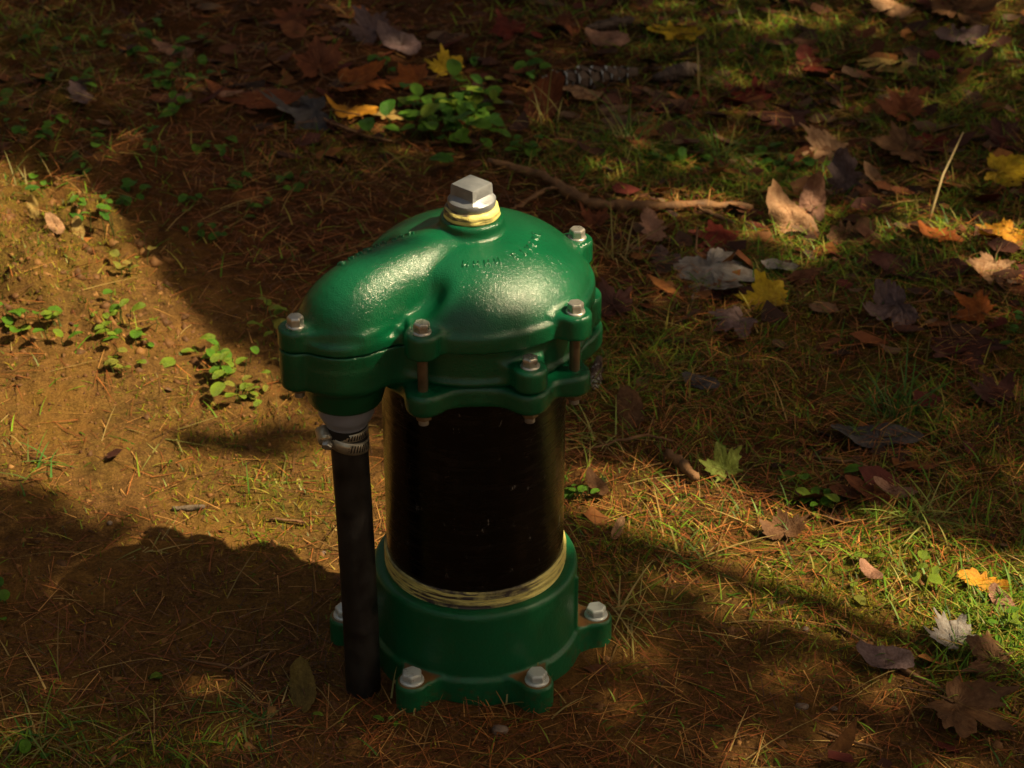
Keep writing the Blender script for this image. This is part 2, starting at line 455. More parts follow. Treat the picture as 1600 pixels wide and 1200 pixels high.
def body_sdf():
    lo = np.array([-0.182, -0.146, 0.314]); st = 0.0014
    x, y, z = grid(lo, (0.140, 0.146, 0.394), st)
    r = np.hypot(x, y)
    f = slab(r - 0.1015, z, 0.349, 0.395, 0.002)
    fl = slab(r - 0.1045, z, 0.3525, 0.3575, 0.0022)
    f = smin(f, fl, 0.004)
    ext = slab(seg2(x, y, (0.0, 0.0), OUT, 0.049, 0.044), z, 0.3475, 0.398, 0.004)
    ext = smin(ext, slab(seg2(x, y, END, OUT, 0.0155, 0.044), z, 0.3475, 0.398, 0.003), 0.003)
    f = smin(f, ext, 0.010)
    t = np.clip((0.352 - z) / 0.031, 0, 1)
    neck = smax(np.hypot(x - OUT[0], y - OUT[1]) - (0.042 - 0.010 * t ** 0.8), np.maximum(0.3215 - z, z - 0.37), 0.003)
    f = smin(f, neck, 0.006)
    for a, top, rr, rc in zip(SHORT, (0.3735, 0.381, 0.374, 0.374), (0.0145, 0.022, 0.0145, 0.0145), (RB, 0.0935, RB, RB)):
        c = pol(rc, a); inn = pol(0.083, a)
        e = smin(cyl(x, y, z, c[0], c[1], rr, 0.3545, top, 0.002),
                 slab(seg2(x, y, c, inn, rr - 0.001, 0.026), z, 0.3545, top - 0.001, 0.002), 0.005)
        f = smin(f, e, 0.007)
    f = np.maximum(f, z - 0.3868)
    return f, lo, st

def ring_sdf():
    lo = np.array([-0.140, -0.140, 0.326]); st = 0.0014
    x, y, z = grid(lo, (0.140, 0.140, 0.358), st)
    r = np.hypot(x, y)
    f2 = r - 0.1030
    for a in LONG + SHORT:
        odd = abs(a - SHORT[1]) < 0.01; c = pol(0.094 if odd else RB, a); big = 0.0205 if odd else 0.0135
        f2 = smin(f2, np.hypot(x - c[0], y - c[1]) - big, 0.032)
    f = slab(f2, z, 0.3305, 0.3515, 0.0028)
    lip = slab(f2 + 0.009, z, 0.345, 0.3535, 0.002)
    f = smin(f, lip, 0.003)
    f = smax(f, 0.0852 - r, 0.002)
    return f, lo, st

def flange_sdf():
    lo = np.array([-0.142, -0.142, -0.035]); st = 0.0016
    x, y, z = grid(lo, (0.142, 0.142, 0.112), st)
    r = np.hypot(x, y)
    f = slab(r - 0.0975, z, -0.03, 0.1035, 0.0035)
    f = smin(f, slab(r - 0.1015, z, -0.03, 0.0310, 0.002), 0.003)
    for k in range(6):
        a = k * math.pi / 3; c = pol(0.127 if k == 3 else 0.1165, a); inn = pol(0.096, a)
        e = smin(cyl(x, y, z, c[0], c[1], 0.0150, -0.03, 0.0325, 0.0028),
                 slab(seg2(x, y, c, inn, 0.0140, 0.022), z, -0.03, 0.0315, 0.0020), 0.004)
        f = smin(f, e, 0.005)
    # casting seam
    for a in (R(-13), R(167)):
        f = smin(f, smax(np.hypot(x - 0.0985 * math.cos(a), y - 0.0985 * math.sin(a)) - 0.0022, z - 0.095, 0.002), 0.003)
    f = smax(f, 0.0872 - r + np.clip(z - 0.0985, 0, 1) * -0.8, 0.0015)
    return f, lo, st

def cast(name, sdf, m, parent):
    f, lo, st = sdf()
    V, Q = surface_nets(f, lo, st)
    return mesh_from(name, V, Q, m, parent)

well = empty('well_head', (0, 0, 0))
tag(well, 'glossy green cast iron well head on a black casing pipe with a hose', 'well head')
cap = cast('cap', cap_sdf, M['green'], well)
body = cast('cap_body', body_sdf, M['green'], well)
ring = cast('clamp_ring', ring_sdf, M['green'], well)
flange = cast('base_flange', flange_sdf, M['base'], well)
# gasket in the parting line
lathe('gasket', [(0.0955, 0.3860), (0.0995, 0.3861), (0.0995, 0.3890), (0.0955, 0.3892)], M['dark'], well)

# casing pipe
lathe('casing_pipe', [(0.084, 0.3515), (0.084, 0.34), (0.084, 0.28), (0.084, 0.20), (0.084, 0.122), (0.0838, 0.118)], M['pipe'], well, 128)
lathe('dirt_packing', [(0.0838, 0.0985), (0.0845, 0.101), (0.0875, 0.1015), (0.0885, 0.0995)], M['rust'], flange, 96,
      rfun=lambda a, z: 0.0006 * math.sin(23 * a))
tp = []
z = 0.1025
while z < 0.1195:
    tp += [(0.0852, z), (0.0864, z + 0.0008), (0.0852, z + 0.0017)]; z += 0.0021
tp.append((0.0839, 0.1212))
lathe('threads', tp, M['dope'], well, 144,
      rfun=lambda a, z: (0.0003 * math.sin(5 * a + 900 * z) if z < 0.122 else 0) + (0.0006 if z < 0.104 else 0) * (0.5 + 0.5 * math.sin(7 * a)))

def hexhead(name, loc, r, h, m, parent, rot=0.0, dome=0.18):
    bm = bmesh.new(); rings = []
    for rr, zz in ((r, 0), (r, h * 0.80), (r * 0.88, h), (r * 0.45, h * 1.02)):
        rings.append([bm.verts.new((loc[0] + rr * math.cos(rot + k * math.pi / 3), loc[1] + rr * math.sin(rot + k * math.pi / 3), loc[2] + zz)) for k in range(6)])
    for a, b in zip(rings[:-1], rings[1:]):
        for k in range(6): bm.faces.new((a[k], a[(k + 1) % 6], b[(k + 1) % 6], b[k]))
    bm.faces.new(rings[-1]); bm.faces.new(rings[0][::-1])
    bmesh.ops.bevel(bm, geom=[e for e in bm.edges], offset=r * 0.07, segments=1, affect='EDGES')
    return bm_obj(name, bm, m, parent, shade=False)

def bolt(x, y, zh, zn, parent, rot, rad=0.0075, h=0.0085, shank=True, mat='steel', washer=False):
    """bolt part: head on top, shank, nut and threaded end below"""
    b = hexhead('bolt', (x, y, zh + (0.0025 if washer else 0.0012)), rad, h, M[mat], parent, rot)
    lathe('washer', [(0.002, zh + 0.0018), (rad * 1.08, zh + 0.0018), (rad * 1.15, zh + 0.0009), (rad * 1.15, zh - 0.001)], M[mat], b, 20, (x, y, 0))
    if shank:
        pr = [(0.0046, zh - 0.012), (0.0046, zn + 0.020)]
        zz = zn + 0.020
        while zz > zn - 0.002: pr += [(0.0041, zz - 0.0006), (0.0046, zz - 0.0012)]; zz -= 0.0012
        lathe('shank', pr, M['shank'], b, 16, (x, y, 0))
        nut = hexhead('nut', (x, y, zn - 0.0065), rad * 0.98, 0.0062, M['shank'], b, rot + 0.4)
        pr = [(0.0001, zn - 0.0125), (0.0036, zn - 0.0122)]
        zz = zn - 0.0118
        while zz < zn - 0.004: pr += [(0.0046, zz), (0.0038, zz + 0.0006)]; zz += 0.0011
        lathe('bolt_end', pr, M['steel'], b, 16, (x, y, 0))
    return b

for i, a in enumerate(LONG):
    x, y = pol(RB, a); bolt(x, y, 0.4095, 0.3305, well, 0.3 + i * 0.9)
for i, a in enumerate(SHORT):
    if i == 1: continue
    x, y = pol(RB, a); bolt(x, y, 0.3735, 0.3305, well, 0.5 + i)
bolt(END[0], END[1], 0.4065, 0.3490, well, 0.1)
for k in range(6):
    x, y = pol(0.127 if k == 3 else 0.1165, k * math.pi / 3); bolt(x, y, 0.0330, 0, well, 0.2 + k * 0.6, 0.0100, 0.0072, False, 'galv', True)

# top plug
pl_ring = lathe('sealant_ring', [(0.017, 0.4655), (0.0240, 0.4660), (0.0248, 0.4680), (0.0240, 0.4700), (0.0243, 0.4720), (0.0232, 0.4752), (0.0205, 0.4765), (0.018, 0.477)], M['dope'], well, 64,
      rfun=lambda a, z: 0.0005 * math.sin(9 * a + 300 * z) * (z > 0.4671))
bm = bmesh.new(); rings = []
def sq(r, a, p):      # rounded square radius
    c, s = abs(math.cos(a)), abs(math.sin(a)); return r / ((c ** p + s ** p) ** (1 / p))
prof = [(0.0200, .475, 2.0), (0.0208, .4768, 2.0), (0.0212, .4800, 2.0), (0.0212, .4822, 1.8), (0.0208, .4838, 1.45), (0.0190, .4858, 1.12), (0.0184, .4870, 1.04), (0.0180, .4950, 1.03), (0.0172, .4966, 1.02), (0.008, .4975, 1.0)]
for r, zz, p in prof:
    rings.append([bm.verts.new((sq(r, 2 * math.pi * k / 48, p) * math.cos(2 * math.pi * k / 48), sq(r, 2 * math.pi * k / 48, p) * math.sin(2 * math.pi * k / 48), zz)) for k in range(48)])
for a, b in zip(rings[:-1], rings[1:]):
    for k in range(48): bm.faces.new((a[k], a[(k + 1) % 48], b[(k + 1) % 48], b[k]))
bm.faces.new(rings[-1])
bmesh.ops.rotate(bm, verts=bm.verts, cent=(0, 0, 0), matrix=Matrix.Rotation(R(4), 3, 'Z'))
plug = bm_obj('plug', bm, M['zinc'], well)
for p in plug.data.polygons: p.use_smooth = True
plug.data.set_sharp_from_angle(angle=R(28))

# worn raised casting marks on the crown (illegible in the photograph)
def surf_z(x, y):
    r = math.hypot(x, y); q = 1 - (r / 0.1068) ** 2.05
    return 0.392 + 0.0645 * max(q, 0) ** 0.5
bm = bmesh.new()
def stroke(bm, p, q, w_, zf):
    z0, z1 = zf(*p), zf(*q)
    a = Vector((p[0], p[1], z0)); b = Vector((q[0], q[1], z1)); d = (b - a); s = d.cross(Vector((0, 0, 1))).normalized() * w_
    u = Vector((0, 0, 0.0009)); dn = Vector((0, 0, -0.0012)); ee = d.normalized() * w_ * 0.5
    vs = [bm.verts.new(v) for v in (a - s * 1.5 - ee + dn, b - s * 1.5 + ee + dn, b + s * 1.5 + ee + dn, a + s * 1.5 - ee + dn, a - s * .6 + u, b - s * .6 + u, b + s * .6 + u, a + s * .6 + u)]
    for f in ((4, 5, 6, 7), (0, 1, 5, 4), (1, 2, 6, 5), (2, 3, 7, 6), (3, 0, 4, 7)): bm.faces.new([vs[k] for k in f])
lr = random.Random(5)
GLY = [[(0, 0, 0, 1), (0, 1, .7, 1), (0, .5, .6, .5), (0, 0, .7, 0)], [(0, 0, .35, 1), (.35, 1, .7, 0)], [(0, 0, 0, 1), (.7, 0, .7, 1), (0, .5, .7, .5)], [(0, 1, .7, 1), (.35, 0, .35, 1)], [(0, 0, 0, 1), (0, 1, .7, 0), (.7, 0, .7, 1)]]
for i in range(11):
    a0 = R(-97 + i * 9.5)
    if i in (4,): continue
    R0 = 0.0565
    for g in GLY[lr.randrange(5)]:
        pts = []
        for (u, v) in ((g[0], g[1]), (g[2], g[3])):
            rr = R0 - 0.0035 + v * 0.0065; aa = a0 + (u * 0.0058) / R0
            pts.append((rr * math.cos(aa), rr * math.sin(aa)))
        stroke(bm, pts[0], pts[1], 0.0007, surf_z)
bm_obj('casting_marks', bm, M['green'], cap)
bm = bmesh.new()
def el_z(x, y):
    al = OD[0] * x + OD[1] * y; sd = -OD[1] * x + OD[0] * y
    best = 0.39
    for i in range(40):
        a = i / 39 * math.pi / 2; rad = 0.022 + 0.107 * math.sin(a) ** 0.90; zz = 0.3715 + 0.0540 * max(math.cos(a), 0) ** 0.62; rr = 0.0335 + 0.0098 * min(1, 1.25 * i / 39) ** 1.5
        d2 = rr * rr - (al - rad) ** 2 - sd * sd
        if d2 > 0: best = max(best, zz + math.sqrt(d2))
    return best + 0.0008
for i in range(9):
    al0 = 0.052 + i * 0.0085
    for g in GLY[lr.randrange(5)]:
        pts = []
        for (u, v) in ((g[0], g[1]), (g[2], g[3])):
            al = al0 + u * 0.0055; sd = -0.012 + v * -0.0065
            pts.append((OD[0] * al - OD[1] * sd, OD[1] * al + OD[0] * sd))
        stroke(bm, pts[0], pts[1], 0.0007, el_z)
bm_obj('casting_marks', bm, M['green'], cap)

# outlet fitting, clamp and hose
ox, oy = OUT
fit = lathe('outlet_fitting', [(0.020, 0.325), (0.0265, 0.3235), (0.0262, 0.318), (0.0248, 0.309), (0.0225, 0.3035), (0.0195, 0.3005), (0.0190, 0.297)], M['pvc'], well, 48, (ox, oy, 0))
lathe('outlet_nipple', [(0.0178, 0.302), (0.0182, 0.292), (0.0176, 0.286)], M['dark'], fit, 40, (ox, oy, 0))
hp = []
for i in range(26):
    t = i / 25; zz = 0.293 * (1 - t) - 0.03 * t
    hp.append((ox + 0.0008 + 0.004 * t + 0.0016 * math.sin(t * 3.1), oy - 0.004 * t, zz))
tube('hose', hp, 0.0167, M['hose'], well, 32, bump=lambda i, k: 0.012 * math.sin(i * 1.7 + k) * math.sin(k * 0.9))
# clamp band: two overlapping turns with slots
def band(zc, tilt, r0, name, parent, a0=0.0, a1=2 * math.pi, wd=0.0060):
    V = []; n = 72
    for i in range(n + 1):
        a = a0 + (a1 - a0) * i / n; c, s = math.cos(a), math.sin(a)
        zz = zc + tilt * c
        for rr, dz in ((r0, -wd), (r0 + 0.0011, -wd), (r0 + 0.0011, wd), (r0, wd)): V.append((ox + 0.001 + rr * c, oy + rr * s, zz + dz))
    F = [(i * 4 + k, (i + 1) * 4 + k, (i + 1) * 4 + (k + 1) % 4, i * 4 + (k + 1) % 4) for i in range(n) for k in range(4)]
    return mesh_from(name, V, F, M['band'], parent)
clamp = band(0.2800, -0.0035, 0.0172, 'hose_clamp', well)
band(0.2900, 0.001, 0.0169, 'band_tail', clamp, wd=0.0038)
bm = bmesh.new()
def slot(bm, a, zc, hw, hh, r):
    c, s = math.cos(a), math.sin(a); tx, ty = -s, c
    base = Vector((ox + 0.001 + r * c, oy + r * s, zc)); T = Vector((tx, ty, 0.0)); U = Vector((tx * 0.25, ty * 0.25, 1.0)).normalized()
    vs = [bm.verts.new(base + T * sx * hw + U * sz * hh + Vector((c, s, 0)) * o) for o in (0, 0.00035) for sx, sz in ((-1, -1), (1, -1), (1, 1), (-1, 1))]
    for f in ((4, 5, 6, 7), (0, 1, 5, 4), (1, 2, 6, 5), (2, 3, 7, 6), (3, 0, 4, 7)): bm.faces.new([vs[k] for k in f])
for i in range(9):
    a = R(-78 + i * 8.5); slot(bm, a, 0.2800 - 0.0035 * math.cos(a), 0.00055, 0.0036, 0.0182)
for i in range(8):
    a = R(-84 + i * 8.0); slot(bm, a, 0.2903, 0.00055, 0.0026, 0.0179)
bm_obj('slots', bm, M['dark'], clamp, shade=False)
scx, scy = ox - 0.0185, oy - 0.0125
tube('screw_housing', [(scx - 0.003, scy + 0.011, 0.2905), (scx + 0.000, scy + 0.003, 0.2860), (scx + 0.001, scy + 0.000, 0.2845)], [0.0072, 0.0075, 0.0070], M['band'], clamp, 16)
tube('screw', [(scx + 0.0012, scy - 0.000, 0.2843), (scx + 0.0024, scy - 0.0042, 0.2815)], [0.0034, 0.0034], M['steel'], clamp, 12)
hs = hexhead('screw_head', (0, 0, 0), 0.0052, 0.0046, M['steel'], clamp, 0.2)
hs.location = (scx + 0.0018, scy - 0.0012, 0.2832); hs.rotation_euler = (R(118), 0, R(-12))

# ------------------------------------------------------------------ plants, leaves and litter
def maple_outline(n=96, seed=0, lobes=5, deep=0.52):
    rr = random.Random(seed); key = []
    A = [90, 38, -28, 142, 208] if lobes == 5 else [90, 25, 155]
    L = {90: 1.0, 38: .92, 142: .92, -28: .58, 208: .58, 25: .85, 155: .85}
    ks = []
    for a in A:
        l = L[a] * (0.93 + 0.14 * rr.random())
        ks += [(a, l), (a - 10, l * .70), (a + 10, l * .70), (a - 15, l * .76), (a + 15, l * .76)]
    srt = sorted(A)
    for p, q in zip(srt, srt[1:]): ks.append(((p + q) / 2, deep * (0.85 + 0.3 * rr.random())))
    ks += [(-60, .30), (240, .30), (-88, .10), (268, .10)]
    ks.sort(); ang = np.array([k[0] for k in ks], float); rad = np.array([k[1] for k in ks])
    th = np.linspace(-90, 270, n, endpoint=False)
    ro = np.interp(th, ang, rad); ro = ro * (1 + 0.07 * np.sin(np.radians(th) * 23 + seed) * (ro > 0.45))
    return np.radians(th), ro, A

def blade_oval(n=96, k=0.5, teeth=0.0, seed=0):
    th = np.linspace(-math.pi / 2, 1.5 * math.pi, n, endpoint=False)
    rx = k * (1 + teeth * np.sin(9 * th + seed)); r = 1 / np.sqrt((np.cos(th) / rx) ** 2 + (np.sin(th) / 1.0) ** 2)
    r = r * (1 + 0.12 * np.maximum(np.sin(th), 0) ** 8)
    return th, r, [90]

def leaf_mesh(name, kind, seed, curl, colr, vein, droop=0.25):
    rr = np.random.default_rng(seed)
    if kind == 'maple': th, ro, A = maple_outline(96, seed)
    elif kind == 'oak': th, ro, A = blade_oval(96, 0.52, 0.24, seed)
    elif kind == 'three': th, ro, A = maple_outline(96, seed, 3, 0.42)
    else: th, ro, A = blade_oval(64, 0.5 if kind == 'oval' else 0.34, 0.03, seed)
    nr = 7; V = [(0, 0, 0)]; C = [vein]; n = len(th)
    col = np.array(colr); ve = np.array(vein)
    ph = rr.uniform(0, 6.28, 6)
    for j in range(1, nr + 1):
        s = j / nr
        for i in range(n):
            r = ro[i] * s * (1 + (0.03 * rr.standard_normal() if j == nr else 0))
            V.append((r * math.cos(th[i]), r * math.sin(th[i]), 0))
            d = min(abs((math.degrees(th[i]) - a + 180) % 360 - 180) * r / 57.3 for a in A)
            v = max(0, 1 - d / 0.035)
            t = 0.5 + 0.5 * math.sin(3.1 * r * math.cos(th[i]) + ph[0]) * math.sin(2.7 * r * math.sin(th[i]) + ph[1])
            C.append(col * (0.68 + 0.55 * t) * (1 - v * 0.4) + ve * v * 0.4)
    V = np.array(V)
    x, y = V[:, 0].copy(), V[:, 1].copy(); r2 = np.hypot(x, y)
    zc = curl * (0.35 * x * x * math.cos(ph[2]) + 0.30 * y * y + 0.16 * np.sin(3.2 * x + ph[3]) * r2 + 0.13 * np.sin(4 * y + ph[4]) * r2 + 0.10 * np.abs(x)
                 + 0.05 * np.sin(4 * np.arctan2(y, x) + ph[5]) * r2 + 0.06 * np.sin(7 * x + 5 * y + ph[5]))
    V[:, 2] = zc + 0.016 * rr.standard_normal(len(x)) * curl
    V[:, 1] = y + 0.05 * curl * np.sin(5 * x)
    F = [(0, 1 + i, 1 + (i + 1) % n) for i in range(n)]
    for j in range(nr - 1):
        a = 1 + j * n; b = a + n
        F += [(a + i, b + i, b + (i + 1) % n, a + (i + 1) % n) for i in range(n)]
    me = bpy.data.meshes.new(name); me.from_pydata(V.tolist(), [], F); me.update()
    me.polygons.foreach_set('use_smooth', np.ones(len(F), bool))
    at = me.color_attributes.new('tint', 'FLOAT_COLOR', 'POINT')
    c4 = np.ones((len(V), 4), np.float32); c4[:, :3] = np.array(C); at.data.foreach_set('color', c4.ravel())
    me.materials.append(M['leaf'])
    return me

COLR = dict(
    yellow=((0.62, 0.42, 0.015), (0.75, 0.55, 0.06)), gold=((0.60, 0.28, 0.02), (0.7, 0.4, 0.05)),
    orange=((0.32, 0.085, 0.008), (0.40, 0.15, 0.03)), rust=((0.17, 0.045, 0.012), (0.26, 0.09, 0.03)),
    red=((0.16, 0.018, 0.008), (0.2, 0.04, 0.02)), maroon=((0.07, 0.020, 0.016), (0.11, 0.04, 0.03)),
    tan=((0.42, 0.24, 0.13), (0.50, 0.32, 0.18)), pink=((0.36, 0.19, 0.13), (0.42, 0.26, 0.18)),
    grey=((0.36, 0.33, 0.32), (0.46, 0.42, 0.40)), mauve=((0.15, 0.095, 0.10), (0.2, 0.14, 0.14)),
    brown=((0.135, 0.062, 0.024), (0.20, 0.105, 0.05)), dark=((0.055, 0.035, 0.026), (0.09, 0.06, 0.045)),
    slate=((0.075, 0.068, 0.075), (0.11, 0.10, 0.11)), olive=((0.14, 0.10, 0.02), (0.2, 0.15, 0.04)),
    lime=((0.30, 0.38, 0.07), (0.4, 0.45, 0.12)), straw=((0.45, 0.32, 0.10), (0.5, 0.4, 0.16)))

def fallen(px, py, wpx, kind, c, label, rot=0, tilt=0, lift=0.006, curl=0.6, stalk=True, dirn=0, name=None):
    """a single fallen leaf lying (or propped) on the ground; wpx is its width in photograph pixels"""
    p, D = ground_at(px, py)
    size = wpx / FPX * D / (1.42 if kind in ('maple', 'three') else 1.5)
    c1, c2 = COLR[c]
    nm = name or ({'maple': 'maple_leaf', 'three': 'maple_leaf', 'oak': 'oak_leaf'}.get(kind, 'fallen_leaf'))
    seed = int(px * 7 + py)
    me = leaf_mesh(nm, kind, seed, curl, c1, c2)
    o = bpy.data.objects.new(nm, me); link(o)
    o.scale = (size,) * 3
    o.rotation_euler = (R(tilt), R(dirn), R(rot))
    o.rotation_mode = 'XYZ'
    o.matrix_world = Matrix.Translation((p[0], p[1], p[2] + lift + 0.28 * size * abs(math.sin(R(tilt))))) @ Matrix.Rotation(R(dirn), 4, 'Y') @ Matrix.Rotation(R(tilt), 4, 'X') @ Matrix.Rotation(R(rot), 4, 'Z') @ Matrix.Scale(size, 4)
    tag(o, label, 'leaf')
    if stalk:
        q = random.Random(seed); e = q.uniform(-.3, .3)
        tube('stalk', [(0, -0.05, 0.0), (0.04, -0.35, 0.02), (e, -0.85, 0.0)], [0.022, 0.016, 0.014], M['stick'], o, 5)
    return o

